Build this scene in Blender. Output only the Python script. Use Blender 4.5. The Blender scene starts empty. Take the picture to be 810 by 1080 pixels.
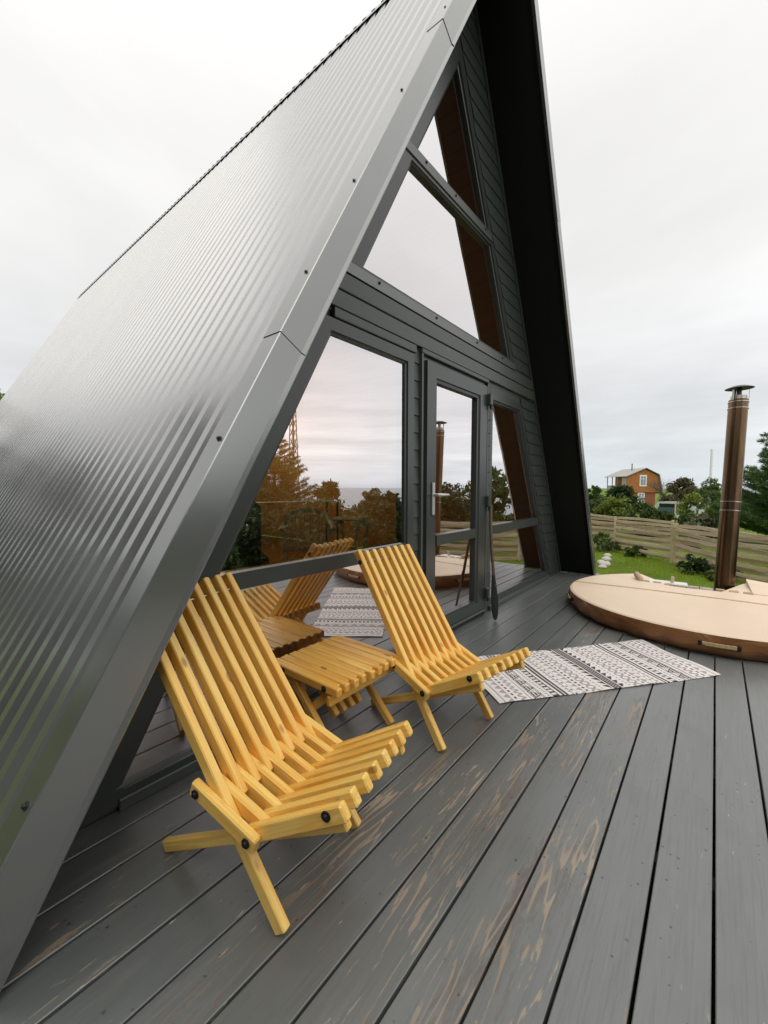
import bpy, math, random
import numpy as np
from mathutils import Vector, Matrix
R_ = math.radians
random.seed(7)
C = bpy.context.scene
col = C.collection

# ------------------------------------------------------------------ camera, sky, sun, exposure
cd = bpy.data.cameras.new('camera'); cam = bpy.data.objects.new('camera', cd); col.objects.link(cam)
Fv = Vector((0.77455181, 0.62968758, -0.05969124)); Rv = Vector((0.63088373, -0.77587583, 0.00155398)); Uv = Rv.cross(Fv)
cam.matrix_world = Matrix(((Rv.x, Uv.x, -Fv.x, 0), (Rv.y, Uv.y, -Fv.y, -1.63367), (Rv.z, Uv.z, -Fv.z, 1.15588), (0, 0, 0, 1)))
cd.sensor_fit = 'HORIZONTAL'; cd.sensor_width = 36; cd.lens = 429.28 / 810 * 36
cd.clip_start = 0.02; cd.clip_end = 60000
C.camera = cam
C.view_settings.view_transform = 'Standard'; C.view_settings.look = 'None'
C.view_settings.exposure = 0.24; C.view_settings.gamma = 1; C.view_settings.use_curve_mapping = False
C.cycles.use_denoising = True
C.cycles.max_bounces = 8; C.cycles.transparent_max_bounces = 12; C.cycles.glossy_bounces = 5; C.cycles.diffuse_bounces = 4
C.cycles.caustics_reflective = False; C.cycles.caustics_refractive = False

SUN_EL, SUN_AZ = R_(56), R_(-140)      # direction towards the bright part of the overcast sky
w = bpy.data.worlds.new('World'); C.world = w; w.use_nodes = True
nt = w.node_tree; nt.nodes.clear(); N = nt.nodes.new; L = nt.links.new
def wn(t, **k):
    n = N(t)
    for a, b in k.items(): setattr(n, a, b)
    return n
def mth(op, a, b=None, c=None, tree=None):
    T = tree or nt
    n = T.nodes.new('ShaderNodeMath'); n.operation = op
    for i, v in enumerate((a, b, c)):
        if v is None: continue
        if isinstance(v, (int, float)): n.inputs[i].default_value = v
        else: T.links.new(v, n.inputs[i])
    return n.outputs[0]
sky = wn('ShaderNodeTexSky'); sky.sky_type = 'NISHITA'; sky.sun_disc = False
sky.sun_elevation = SUN_EL; sky.sun_rotation = R_(90) - SUN_AZ
bgA = wn('ShaderNodeBackground'); bgA.inputs[1].default_value = 0.1; L(sky.outputs[0], bgA.inputs[0])
tc = wn('ShaderNodeTexCoord'); nz = wn('ShaderNodeVectorMath', operation='NORMALIZE'); L(tc.outputs['Generated'], nz.inputs[0])
sp = wn('ShaderNodeSeparateXYZ'); L(nz.outputs[0], sp.inputs[0])
# big soft cloud masses projected on a high plane
zz = mth('ADD', mth('ABSOLUTE', sp.outputs[2]), 0.22)
cb = wn('ShaderNodeCombineXYZ'); L(mth('DIVIDE', sp.outputs[0], zz), cb.inputs[0]); L(mth('DIVIDE', sp.outputs[1], zz), cb.inputs[1])
n1 = wn('ShaderNodeTexNoise'); n1.inputs['Scale'].default_value = 0.9; n1.inputs['Detail'].default_value = 6; n1.inputs['Roughness'].default_value = 0.5; n1.inputs['Distortion'].default_value = 0.35
L(cb.outputs[0], n1.inputs['Vector'])
mr = wn('ShaderNodeMapRange'); L(n1.outputs[0], mr.inputs[0]); mr.inputs[1].default_value = .3; mr.inputs[2].default_value = .7; mr.inputs[3].default_value = .84; mr.inputs[4].default_value = 1.10
rampz = wn('ShaderNodeValToRGB'); L(sp.outputs[2], rampz.inputs[0])
cr = rampz.color_ramp; cr.elements[0].position = 0.0; cr.elements[0].color = (.60, .655, .70, 1)
cr.elements[1].position = 1.0; cr.elements[1].color = (1.35, 1.33, 1.28, 1)
for p_, c_ in ((.05, (.64, .68, .71, 1)), (.14, (.70, .715, .725, 1)), (.35, (.78, .775, .765, 1)), (.62, (.88, .87, .85, 1)), (.8, (1.08, 1.06, 1.03, 1))):
    e = cr.elements.new(p_); e.color = c_
# long level streaks of brighter cloud above the sea (-Y side)
sc2 = wn('ShaderNodeCombineXYZ'); L(mth('MULTIPLY', sp.outputs[0], 1.6), sc2.inputs[0]); L(mth('MULTIPLY', sp.outputs[1], 1.6), sc2.inputs[1]); L(mth('MULTIPLY', sp.outputs[2], 26), sc2.inputs[2])
n2 = wn('ShaderNodeTexNoise'); n2.inputs['Scale'].default_value = 1.0; n2.inputs['Detail'].default_value = 7; n2.inputs['Roughness'].default_value = .6; L(sc2.outputs[0], n2.inputs['Vector'])
st = wn('ShaderNodeMapRange'); L(n2.outputs[0], st.inputs[0]); st.inputs[1].default_value = .35; st.inputs[2].default_value = .68
sea_side = wn('ShaderNodeMapRange'); sea_side.interpolation_type = 'SMOOTHSTEP'; L(mth('MULTIPLY', sp.outputs[1], -1), sea_side.inputs[0]); sea_side.inputs[1].default_value = -.1; sea_side.inputs[2].default_value = .75
lowb = wn('ShaderNodeValToRGB'); L(sp.outputs[2], lowb.inputs[0]); lb = lowb.color_ramp
lb.elements[0].position = 0.0; lb.elements[0].color = (.1, .1, .1, 1); lb.elements[1].position = .34; lb.elements[1].color = (0, 0, 0, 1)
for p_, v_ in ((.03, .5), (.07, 1.0), (.14, .75), (.22, .2)):
    e = lb.elements.new(p_); e.color = (v_, v_, v_, 1)
glow = mth('MULTIPLY', mth('MULTIPLY', lowb.outputs[0], sea_side.outputs[0]), mth('ADD', mth('MULTIPLY', st.outputs[0], .7), .3))
mul = wn('ShaderNodeVectorMath', operation='SCALE'); L(rampz.outputs[0], mul.inputs[0]); L(mr.outputs[0], mul.inputs['Scale'])
lowz = wn('ShaderNodeMapRange'); L(sp.outputs[2], lowz.inputs[0]); lowz.inputs[1].default_value = .12; lowz.inputs[2].default_value = .42; lowz.inputs[3].default_value = .10; lowz.inputs[4].default_value = 0
str2 = mth('ADD', mth('MULTIPLY', mth('SUBTRACT', st.outputs[0], .5), lowz.outputs[0]), 1.0)
mul2 = wn('ShaderNodeVectorMath', operation='SCALE'); L(mul.outputs[0], mul2.inputs[0]); L(mth('MULTIPLY', str2, mth('ADD', mth('MULTIPLY', sea_side.outputs[0], .28), 1.0)), mul2.inputs['Scale'])
gl = wn('ShaderNodeVectorMath', operation='SCALE'); gl.inputs[0].default_value = (.58, .55, .49); L(glow, gl.inputs['Scale'])
ad = wn('ShaderNodeVectorMath', operation='ADD'); L(mul2.outputs[0], ad.inputs[0]); L(gl.outputs[0], ad.inputs[1])
bgB = wn('ShaderNodeBackground'); bgB.inputs[1].default_value = 1.0; L(ad.outputs[0], bgB.inputs[0])
mx = wn('ShaderNodeMixShader'); mx.inputs[0].default_value = .94; L(bgA.outputs[0], mx.inputs[1]); L(bgB.outputs[0], mx.inputs[2])
wo = wn('ShaderNodeOutputWorld'); L(mx.outputs[0], wo.inputs[0])

sl = bpy.data.lights.new('sun', 'SUN'); sl.energy = 0.8; sl.angle = R_(50); sl.color = (1, .96, .9)
so = bpy.data.objects.new('sun', sl); col.objects.link(so)
sd = Vector((math.cos(SUN_EL) * math.cos(SUN_AZ), math.cos(SUN_EL) * math.sin(SUN_AZ), math.sin(SUN_EL)))
so.rotation_euler = sd.to_track_quat('Z', 'Y').to_euler()

# ------------------------------------------------------------------ materials
def mat(name):
    m = bpy.data.materials.new(name); m.use_nodes = True
    b = m.node_tree.nodes['Principled BSDF']; return m, m.node_tree, b
def nd(t, typ, **k):
    n = t.nodes.new(typ)
    for a, b in k.items():
        if a in n.inputs.keys() if hasattr(n.inputs, 'keys') else False:
            n.inputs[a].default_value = b
        else: setattr(n, a, b)
    return n
def noise(t, vec, scale, detail=4, rough=.5, dist=0):
    n = t.nodes.new('ShaderNodeTexNoise'); n.inputs['Scale'].default_value = scale; n.inputs['Detail'].default_value = detail
    n.inputs['Roughness'].default_value = rough; n.inputs['Distortion'].default_value = dist
    if vec is not None: t.links.new(vec, n.inputs['Vector'])
    return n.outputs[0]
def ramp(t, fac, stops):
    r = t.nodes.new('ShaderNodeValToRGB'); t.links.new(fac, r.inputs[0]); e = r.color_ramp.elements
    while len(e) < len(stops): e.new(.5)
    for i, (p_, c_) in enumerate(stops):
        e[i].position = p_; e[i].color = (*c_, 1) if len(c_) == 3 else c_
    return r.outputs[0]
def rng(t, v, a, b, c=0., d=1.):
    n = t.nodes.new('ShaderNodeMapRange'); t.links.new(v, n.inputs[0])
    for i, x in enumerate((a, b, c, d)): n.inputs[i + 1].default_value = x
    return n.outputs[0]
def mixc(t, f, a, b, mode='MIX'):
    n = t.nodes.new('ShaderNodeMix'); n.data_type = 'RGBA'; n.blend_type = mode
    for s, v in ((0, f), (6, a), (7, b)):
        if isinstance(v, (int, float)): n.inputs[s].default_value = v
        elif isinstance(v, tuple): n.inputs[s].default_value = (*v, 1) if len(v) == 3 else v
        else: t.links.new(v, n.inputs[s])
    return n.outputs[2]
def objc(t): return t.nodes.new('ShaderNodeTexCoord').outputs['Object']
def gattr(t):
    n = t.nodes.new('ShaderNodeAttribute'); n.attribute_name = 'g'; return n.outputs['Vector']
def mapv(t, v, sc, loc=(0, 0, 0)):
    n = t.nodes.new('ShaderNodeMapping'); t.links.new(v, n.inputs[0]); n.inputs['Scale'].default_value = sc; n.inputs['Location'].default_value = loc
    return n.outputs[0]
def bump(t, b, h, strength=.2, dist=.01):
    n = t.nodes.new('ShaderNodeBump'); n.inputs['Strength'].default_value = strength; n.inputs['Distance'].default_value = dist
    t.links.new(h, n.inputs['Height']); t.links.new(n.outputs[0], b.inputs['Normal'])
def simple(name, c, rough=.5, metal=0, var=.12, scale=6, bumpk=0, spec=.5):
    m, t, b = mat(name)
    v = noise(t, objc(t), scale, 5, .6)
    c0 = tuple(x * (1 - var) for x in c); c1 = tuple(min(1, x * (1 + var)) for x in c)
    t.links.new(mixc(t, v, c0, c1), b.inputs['Base Color'])
    b.inputs['Roughness'].default_value = rough; b.inputs['Metallic'].default_value = metal
    b.inputs['Specular IOR Level'].default_value = spec
    if bumpk: bump(t, b, noise(t, objc(t), scale * 8, 4), bumpk, .005)
    return m
def wood(name, light, dark, knot=(.25, .1, .02), rough=.42, ring=26, coat=0., sc=(1.2, 14, 14)):
    m, t, b = mat(name); g = gattr(t)
    v = mapv(t, g, sc)
    n0 = noise(t, v, 1.1, 3, .5, .6)
    w1 = t.nodes.new('ShaderNodeMath'); w1.operation = 'SINE'; t.links.new(mth('MULTIPLY', n0, ring, tree=t), w1.inputs[0])
    rings = rng(t, w1.outputs[0], .1, 1.0, 0, .75)
    fine = noise(t, mapv(t, g, (6, 220, 220)), 1, 3, .6)
    c1 = mixc(t, rings, light, dark)
    c2 = mixc(t, rng(t, fine, .4, .72, 0, .45), c1, tuple(x * .66 for x in dark))
    big = noise(t, mapv(t, g, (.9, 2.3, 2.3)), 1.7, 2)
    c3 = mixc(t, rng(t, big, .4, .7, 0, .6), c2, tuple(x * k for x, k in zip(dark, (.9, .82, .7))))
    vo = t.nodes.new('ShaderNodeTexVoronoi'); vo.inputs['Scale'].default_value = 1; t.links.new(mapv(t, g, (5, 12, 12)), vo.inputs['Vector'])
    kn = rng(t, vo.outputs['Distance'], .08, .13, 1, 0)
    c4 = mixc(t, mth('MULTIPLY', kn, .8, tree=t), c3, knot)
    tone = noise(t, mapv(t, g, (.03, .23, .23)), 1, 1)
    c4 = mixc(t, rng(t, tone, .38, .62, 0, .25), c4, tuple(x * k for x, k in zip(dark, (.95, .88, .75))))
    t.links.new(c4, b.inputs['Base Color']); b.inputs['Roughness'].default_value = rough
    b.inputs['Coat Weight'].default_value = coat; b.inputs['Coat Roughness'].default_value = .25
    bump(t, b, fine, .12, .002)
    return m
M = {}
M['chair'] = wood('varnished_pine', (.97, .69, .20), (.86, .47, .08), rough=.40, coat=.25, ring=30, sc=(.9, 13, 13))
M['table'] = wood('varnished_pine_table', (.95, .61, .15), (.74, .35, .045), rough=.38, coat=.3, ring=30, sc=(.9, 13, 13))
M['greywood'] = wood('weathered_fence_wood', (.66, .54, .39), (.44, .34, .24), rough=.85, ring=14)
M['interior'] = wood('interior_pine', (.62, .33, .10), (.52, .25, .06), rough=.5, ring=14)
M['cottage_wood'] = wood('cottage_boards', (.43, .165, .035), (.26, .085, .018), rough=.7, ring=10)
M['bark'] = simple('bark', (.10, .075, .05), .9, var=.4, scale=20, bumpk=.5)
def metal_paint(name, c, rough=.3, metal=.7):
    m, t, b = mat(name)
    o = objc(t); v = noise(t, mapv(t, o, (1, 1, .5)), 2.2, 5, .6); f = noise(t, o, 260, 2)
    t.links.new(mixc(t, v, tuple(x * .93 for x in c), tuple(x * 1.08 for x in c)), b.inputs['Base Color'])
    t.links.new(rng(t, v, .25, .75, rough - .04, rough + .05), b.inputs['Roughness'])
    b.inputs['Specular IOR Level'].default_value = .6; b.inputs['Metallic'].default_value = metal
    bump(t, b, noise(t, mapv(t, o, (3, 3, .8)), 1.3, 1), .2, .003)
    return m
M['roof'] = metal_paint('grey_profiled_steel', (.36, .36, .355), .20, .76)
M['trim'] = metal_paint('grey_folded_steel', (.28, .283, .276), .22, .75)
def facade_mat(name, c, rough=.42):
    m, t, b = mat(name); o = objc(t)
    v = noise(t, mapv(t, o, (2, 2, 14)), 1.4, 5, .6); f = noise(t, mapv(t, o, (3, 3, 90)), 2, 3)
    spot = noise(t, o, 7, 2)
    c1 = mixc(t, v, tuple(x * .82 for x in c), tuple(x * 1.2 for x in c))
    t.links.new(mixc(t, rng(t, spot, .69, .75, 0, .35), c1, tuple(x * 2 for x in c)), b.inputs['Base Color'])
    b.inputs['Roughness'].default_value = rough
    bump(t, b, f, .15, .002); return m
M['cladding'] = facade_mat('painted_lap_boards', (.045, .054, .048))
M['casing'] = facade_mat('painted_casing', (.066, .074, .066), .36)
M['frame'] = simple('grey_upvc_frame', (.043, .050, .047), .3, var=.06, spec=.6)
M['flash'] = metal_paint('sill_flashing', (.17, .175, .165), .35)
M['soffit'] = simple('dark_soffit', (.009, .011, .009), .75, var=.15, spec=.2)
M['gasket'] = simple('black_gasket', (.01, .01, .01), .5)
M['black'] = simple('black_plastic', (.008, .008, .009), .55, spec=.3)
M['screw'] = simple('screw_steel', (.06, .06, .058), .35, .6)
M['rod'] = simple('zinc_rod', (.55, .53, .48), .3, 1)
M['whitemetal'] = simple('brushed_aluminium', (.62, .61, .60), .3, .6)
M['white'] = simple('white_paint', (.75, .75, .73), .5)
M['steelband'] = simple('bright_steel_band', (.48, .45, .40), .3, 1)
M['plinth'] = simple('plinth', (.05, .05, .045), .9)
def glass():
    m, t, b = mat('window_glass'); t.nodes.remove(b); out = t.nodes['Material Output']
    tr = t.nodes.new('ShaderNodeBsdfTransparent'); tr.inputs[0].default_value = (.92, .90, .84, 1)
    gl = t.nodes.new('ShaderNodeBsdfGlossy'); gl.inputs['Roughness'].default_value = 0.0; gl.inputs['Color'].default_value = (.97, .95, .97, 1)
    fr = t.nodes.new('ShaderNodeLayerWeight'); fr.inputs['Blend'].default_value = .35
    f = rng(t, fr.outputs['Facing'], .0, 1.0, .50, 1.0)
    mx = t.nodes.new('ShaderNodeMixShader'); t.links.new(f, mx.inputs[0]); t.links.new(tr.outputs[0], mx.inputs[1]); t.links.new(gl.outputs[0], mx.inputs[2])
    t.links.new(mx.outputs[0], out.inputs[0]); return m
M['glass'] = glass()
def deck_mat():
    m, t, b = mat('worn_grey_deck_paint'); g = gattr(t); o = objc(t)
    # wood under the paint
    n0 = noise(t, mapv(t, g, (.75, 10, 10)), 1, 3, .5, .35)
    s = t.nodes.new('ShaderNodeMath'); s.operation = 'SINE'; t.links.new(mth('MULTIPLY', n0, 85, tree=t), s.inputs[0])
    rings = rng(t, s.outputs[0], .55, .92)
    woodc = mixc(t, rings, (.135, .116, .104), (.37, .30, .215))
    tint = noise(t, mapv(t, g, (.5, .8, .8)), 1.3, 2)
    woodc = mixc(t, rng(t, tint, .4, .62), (.13, .105, .09), woodc)
    # wear mask: long ragged patches
    a = noise(t, mapv(t, g, (1.0, 4.5, 4.5)), 1.0, 2, .5, .3)
    bb = noise(t, mapv(t, g, (9, 48, 48)), 1, 6, .75, .4)
    sepo = t.nodes.new('ShaderNodeSeparateXYZ'); t.links.new(o, sepo.inputs[0])
    near = rng(t, sepo.outputs[0], 3.6, 1.0, -.07, .035)                      # more foot traffic near the house corner
    yy = mth('ABSOLUTE', mth('ADD', sepo.outputs[1], 1.08, tree=t), tree=t)
    lane = rng(t, yy, .15, .75, .095, -.07)
    val = mth('ADD', mth('ADD', mth('ADD', a, mth('MULTIPLY', mth('SUBTRACT', bb, .5, tree=t), .75, tree=t), tree=t), near, tree=t), lane, tree=t)
    val2 = mth('ADD', val, mth('MULTIPLY', rings, .10, tree=t), tree=t)
    brk = noise(t, mapv(t, g, (22, 90, 90)), 1, 4, .7)
    val2 = mth('ADD', val2, mth('MULTIPLY', mth('SUBTRACT', brk, .5, tree=t), .34, tree=t), tree=t)
    mask = mth('MAXIMUM', rng(t, val2, .725, .75, 0, .55), rng(t, mth('ADD', val2, mth('MULTIPLY', rings, .06, tree=t), tree=t), .80, .81, 0, .95), tree=t)
    pv = noise(t, mapv(t, g, (1.5, 5, 5)), 1, 5, .6)
    paint = mixc(t, pv, (.125, .133, .130), (.200, .209, .204))
    shade_ragged = noise(t, mapv(t, g, (.25, 1.5, 1.5)), 1.4, 1)       # shade near the house put into the paint, plus paler fading outward
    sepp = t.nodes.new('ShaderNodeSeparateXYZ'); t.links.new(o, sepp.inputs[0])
    shade_fade = rng(t, mth('ADD', sepp.outputs[1], mth('MULTIPLY', shade_ragged, .8, tree=t), tree=t), -.95, -.25, 0, .55)
    paint = mixc(t, shade_fade, paint, (.058, .068, .062))
    b.inputs['Specular IOR Level'].default_value = .85; b.inputs['Coat Weight'].default_value = .35; b.inputs['Coat Roughness'].default_value = .32
    gr = noise(t, mapv(t, g, (5, 160, 160)), 1, 4, .6)
    paint = mixc(t, rng(t, gr, .50, .75, 0, .45), paint, (.075, .08, .078))
    paint = mixc(t, rng(t, noise(t, mapv(t, g, (2.5, 26, 26), (3, 9, 4)), 1, 6, .7), .52, .8, 0, .5), paint, (.20, .195, .18))
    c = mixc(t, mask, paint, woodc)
    # small bare flecks
    fl = rng(t, noise(t, mapv(t, g, (14, 60, 60)), 1, 3, .55), .70, .735)
    flz = rng(t, noise(t, mapv(t, g, (.8, 3, 3), (7, 3, 1)), 1.0, 2), .42, .6)
    c = mixc(t, mth('MULTIPLY', fl, flz, tree=t), c, (.46, .35, .22))
    # dark spatter
    vo = t.nodes.new('ShaderNodeTexVoronoi'); vo.inputs['Scale'].default_value = 46; t.links.new(o, vo.inputs['Vector'])
    thr = noise(t, o, 1.6, 2); rr = noise(t, o, 31, 1)
    sv = t.nodes.new('ShaderNodeSeparateColor'); t.links.new(vo.outputs['Color'], sv.inputs[0])
    dots = mth('MULTIPLY', mth('LESS_THAN', mth('ADD', vo.outputs['Distance'], mth('MULTIPLY', rr, .10, tree=t), tree=t), mth('MULTIPLY', sv.outputs[1], .26, tree=t), tree=t), mth('MULTIPLY', rng(t, thr, .42, .52), mth('GREATER_THAN', sv.outputs[0], .62, tree=t), tree=t), tree=t)
    c = mixc(t, mth('MULTIPLY', dots, .85, tree=t), c, (.028, .030, .028))
    dirt = noise(t, o, 3.1, 5, .6)
    c = mixc(t, rng(t, dirt, .5, .8, 0, .3), c, (.06, .06, .052))
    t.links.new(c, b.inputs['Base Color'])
    t.links.new(rng(t, pv, .3, .7, .32, .48), b.inputs['Roughness'])
    hh = mth('ADD', mth('MULTIPLY', mask, -.5, tree=t), mth('MULTIPLY', gr, .35, tree=t), tree=t)
    bump(t, b, mth('ADD', hh, mth('MULTIPLY', rings, .12, tree=t), tree=t), .35, .002)
    return m
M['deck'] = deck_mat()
def leafmat(name, c, var=.35, trans=.25):
    m, t, b = mat(name); g = gattr(t)
    sp_ = t.nodes.new('ShaderNodeSeparateXYZ'); t.links.new(g, sp_.inputs[0])
    c0 = tuple(x * (1 - var) for x in c); c1 = tuple(x * (1 + var) for x in c)
    cc = mixc(t, sp_.outputs[0], c0, c1)
    cc = mixc(t, mth('MULTIPLY', sp_.outputs[1], .35, tree=t), cc, (c[0] * 1.8, c[1] * 1.35, c[2] * .7))
    t.links.new(cc, b.inputs['Base Color']); b.inputs['Roughness'].default_value = .55; b.inputs['Specular IOR Level'].default_value = .25
    tl = t.nodes.new('ShaderNodeBsdfTranslucent'); t.links.new(cc, tl.inputs[0])
    mx = t.nodes.new('ShaderNodeMixShader'); mx.inputs[0].default_value = trans
    t.links.new(b.outputs[0], mx.inputs[1]); t.links.new(tl.outputs[0], mx.inputs[2]); t.links.new(mx.outputs[0], t.nodes['Material Output'].inputs[0])
    return m
M['leaf_dark'] = leafmat('dark_leaves', (.035, .065, .022))
M['leaf_mid'] = leafmat('mid_leaves', (.07, .115, .03))
M['leaf_olive'] = leafmat('olive_leaves', (.10, .095, .05))
M['leaf_bright'] = leafmat('bright_leaves', (.14, .19, .035))
M['leaf_pale'] = leafmat('pale_leaves', (.17, .19, .11))
M['needle'] = leafmat('pine_needles', (.085, .155, .045), .45)
M['grassblade'] = leafmat('grass_blades', (.22, .32, .024), .3, .35)
M['twig'] = simple('twigs', (.16, .13, .10), .9)
def ground_mat():
    m, t, b = mat('lawn_ground'); o = objc(t)
    a = noise(t, o, .35, 6, .6); f = noise(t, o, 9, 5, .7); f2 = noise(t, o, 60, 3, .7)
    c = mixc(t, rng(t, a, .35, .65), (.085, .13, .015), (.17, .25, .024))
    c = mixc(t, rng(t, f, .45, .75, 0, .55), c, (.05, .07, .018))
    c = mixc(t, rng(t, f2, .4, .8, 0, .5), c, (.17, .23, .045))
    t.links.new(c, b.inputs['Base Color']); b.inputs['Roughness'].default_value = .9; b.inputs['Specular IOR Level'].default_value = .15
    bump(t, b, f2, .8, .04); return m
M['ground'] = ground_mat()
def sea_mat():
    m, t, b = mat('sea_water'); o = objc(t)
    b.inputs['Base Color'].default_value = (.06, .09, .10, 1); b.inputs['Roughness'].default_value = .25
    bump(t, b, noise(t, mapv(t, o, (.02, .05, .05)), 1, 6, .7), .6, 3); return m
M['sea'] = sea_mat()

# ------------------------------------------------------------------ helpers
class MB:
    def __init__(s): s.v = []; s.f = []; s.g = []; s.mi = []
    def add(s, verts, faces, g=None, mi=0):
        k = len(s.v); s.v += [tuple(x) for x in verts]; s.f += [tuple(i + k for i in f) for f in faces]
        s.g += [tuple(x) for x in (g if g is not None else verts)]; s.mi += [mi] * len(faces)
    def box(s, x0, x1, y0, y1, z0, z1, off=(0, 0, 0), axis=0):
        v = [(x, y, z) for x in (x0, x1) for y in (y0, y1) for z in (z0, z1)]
        f = [(0, 1, 3, 2), (4, 6, 7, 5), (0, 4, 5, 1), (2, 3, 7, 6), (0, 2, 6, 4), (1, 5, 7, 3)]
        if axis == 0: g = [(x + off[0], y + off[1], z + off[2]) for x, y, z in v]
        elif axis == 1: g = [(y + off[0], x + off[1], z + off[2]) for x, y, z in v]
        else: g = [(z + off[0], x + off[1], y + off[2]) for x, y, z in v]
        s.add(v, f, g)
    def beam(s, P, Q, W, w, d, ch=.003, g0=None, endch=None):
        """chamfered bar from P to Q; W = direction of its width w; d = depth"""
        P, Q = Vector(P), Vector(Q); A = (Q - P); Ln = A.length; A.normalize(); W = Vector(W); W = (W - A * W.dot(A)).normalized(); D = A.cross(W)
        e = ch if endch is None else endch
        if g0 is None: g0 = (random.uniform(0, 40), random.uniform(0, 40), random.uniform(0, 40))
        hw, hd = w / 2, d / 2
        def sec(hw, hd, c): return [(-hw + c, -hd), (hw - c, -hd), (hw, -hd + c), (hw, hd - c), (hw - c, hd), (-hw + c, hd), (-hw, hd - c), (-hw, -hd + c)]
        V = []; G = []
        for a, k in ((0, e), (e, 0), (Ln - e, 0), (Ln, e)):
            for (x, y) in sec(hw - k, hd - k, ch):
                V.append(P + A * a + W * x + D * y); G.append((g0[0] + a, g0[1] + x, g0[2] + y))
        F = [tuple(range(7, -1, -1)), tuple(range(24, 32))]
        for r in range(3):
            for i in range(8):
                j = (i + 1) % 8; F.append((r * 8 + i, r * 8 + j, r * 8 + 8 + j, r * 8 + 8 + i))
        s.add(V, F, G)
    def prism(s, poly, y0, y1, off=(0, 0, 0)):
        """polygon in XZ, extruded y0..y1"""
        n = len(poly); v = [(x, y0, z) for x, z in poly] + [(x, y1, z) for x, z in poly]
        f = [tuple(range(n)), tuple(range(2 * n - 1, n - 1, -1))] + [(i, i + n, (i + 1) % n + n, (i + 1) % n) for i in range(n)]
        s.add(v, f, [(z + off[0], x + off[1], y + off[2]) for x, y, z in v])
    def tube(s, pts, rad, n=12, cap=True):
        pts = [Vector(p) for p in pts]; V = []; prev = None
        for i, p in enumerate(pts):
            a = (pts[min(i + 1, len(pts) - 1)] - pts[max(i - 1, 0)]).normalized()
            u = a.orthogonal().normalized() if prev is None else (prev - a * prev.dot(a)).normalized()
            prev = u; v_ = a.cross(u); r = rad[i] if isinstance(rad, (list, tuple)) else rad
            V += [p + (u * math.cos(t) + v_ * math.sin(t)) * r for t in [2 * math.pi * k / n for k in range(n)]]
        F = [(r * n + i, r * n + (i + 1) % n, (r + 1) * n + (i + 1) % n, (r + 1) * n + i) for r in range(len(pts) - 1) for i in range(n)]
        if cap: F += [tuple(range(n - 1, -1, -1)), tuple(range((len(pts) - 1) * n, len(pts) * n))]
        s.add(V, F)
    def lathe(s, prof, cx=0, cy=0, n=48, closed=False):
        V = [(cx + r * math.cos(2 * math.pi * k / n), cy + r * math.sin(2 * math.pi * k / n), z) for r, z in prof for k in range(n)]
        F = [(i * n + k, i * n + (k + 1) % n, (i + 1) * n + (k + 1) % n, (i + 1) * n + k) for i in range(len(prof) - 1) for k in range(n)]
        s.add(V, F)
    def build(s, name, m, parent=None, smooth=False, origin=None):
        me = bpy.data.meshes.new(name)
        v = s.v
        if origin is not None: v = [(a - origin[0], b - origin[1], c - origin[2]) for a, b, c in v]
        me.from_pydata(v, [], s.f); me.update()
        at = me.attributes.new('g', 'FLOAT_VECTOR', 'POINT'); at.data.foreach_set('vector', np.array(s.g, dtype=np.float32).ravel())
        ms = m if isinstance(m, (list, tuple)) else [m]
        for x in ms: me.materials.append(x)
        if any(s.mi): me.polygons.foreach_set('material_index', s.mi)
        if smooth:
            me.shade_smooth()
            if smooth != 'all': me.set_sharp_from_angle(angle=R_(35))
        o = bpy.data.objects.new(name, me); col.objects.link(o)
        if origin is not None: o.location = origin
        if parent is not None: o.parent = parent
        return o
def tag(o, label=None, cat=None, group=None, kind=None):
    if label: o['label'] = label
    if cat: o['category'] = cat
    if group: o['group'] = group
    if kind: o['kind'] = kind
    return o
def empty(name, loc=(0, 0, 0), rz=0):
    o = bpy.data.objects.new(name, None); col.objects.link(o); o.location = loc; o.rotation_euler = (0, 0, rz); o.empty_display_size = .1
    return o
def relparent(o, parent):       # o is modelled in world space; parent has only a location
    o.parent = parent; o.location = -Vector(parent.location)
    return o
def copy_tree(o, parent=None):
    c = o.copy(); col.objects.link(c); c.parent = parent
    for ch in list(o.children): copy_tree(ch, c)
    return c

# ------------------------------------------------------------------ terrain, sea
GZ = -.9
def terr(x, y):
    z = GZ
    if y < -13: z -= min(45, (-y - 13) * .20)
    d = math.hypot(x - 8, y)
    if d > 18: z -= min(1.4, (d - 18) * .03)
    z += .06 * math.sin(x * .31 + 1) * math.cos(y * .27)
    return z
def axis_pts():
    a = list(np.arange(-40, 60, 2.0)); b = [60 * 1.45 ** k for k in range(1, 13)]
    return [-x for x in reversed(b)] + a + b
X = axis_pts(); Y = axis_pts()
vs = [(x, y, terr(x, y)) for x in X for y in Y]; nY = len(Y)
fs = [(i * nY + j, (i + 1) * nY + j, (i + 1) * nY + j + 1, i * nY + j + 1) for i in range(len(X) - 1) for j in range(nY - 1)]
mb = MB(); mb.add(vs, fs); tag(mb.build('ground', M['ground'], smooth='all'), kind='structure')
mb = MB(); mb.add([(-30000, -30000, -30), (30000, -30000, -30), (30000, -60, -30), (-30000, -60, -30)], [(0, 1, 2, 3)])
tag(mb.build('sea', M['sea']), kind='structure')
mb = MB()   # low headland across the water
pr = []; random.seed(3)
for k in range(60):
    x = -2000 + k * 170; pr.append((x, 30 + 60 * abs(math.sin(k * .21)) + random.uniform(0, 14)))
V = [(x, -8200, -32) for x, h in pr] + [(x, -8600, -30 + h) for x, h in pr] + [(x, -9400, -32) for x, h in pr]; n = len(pr)
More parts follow.
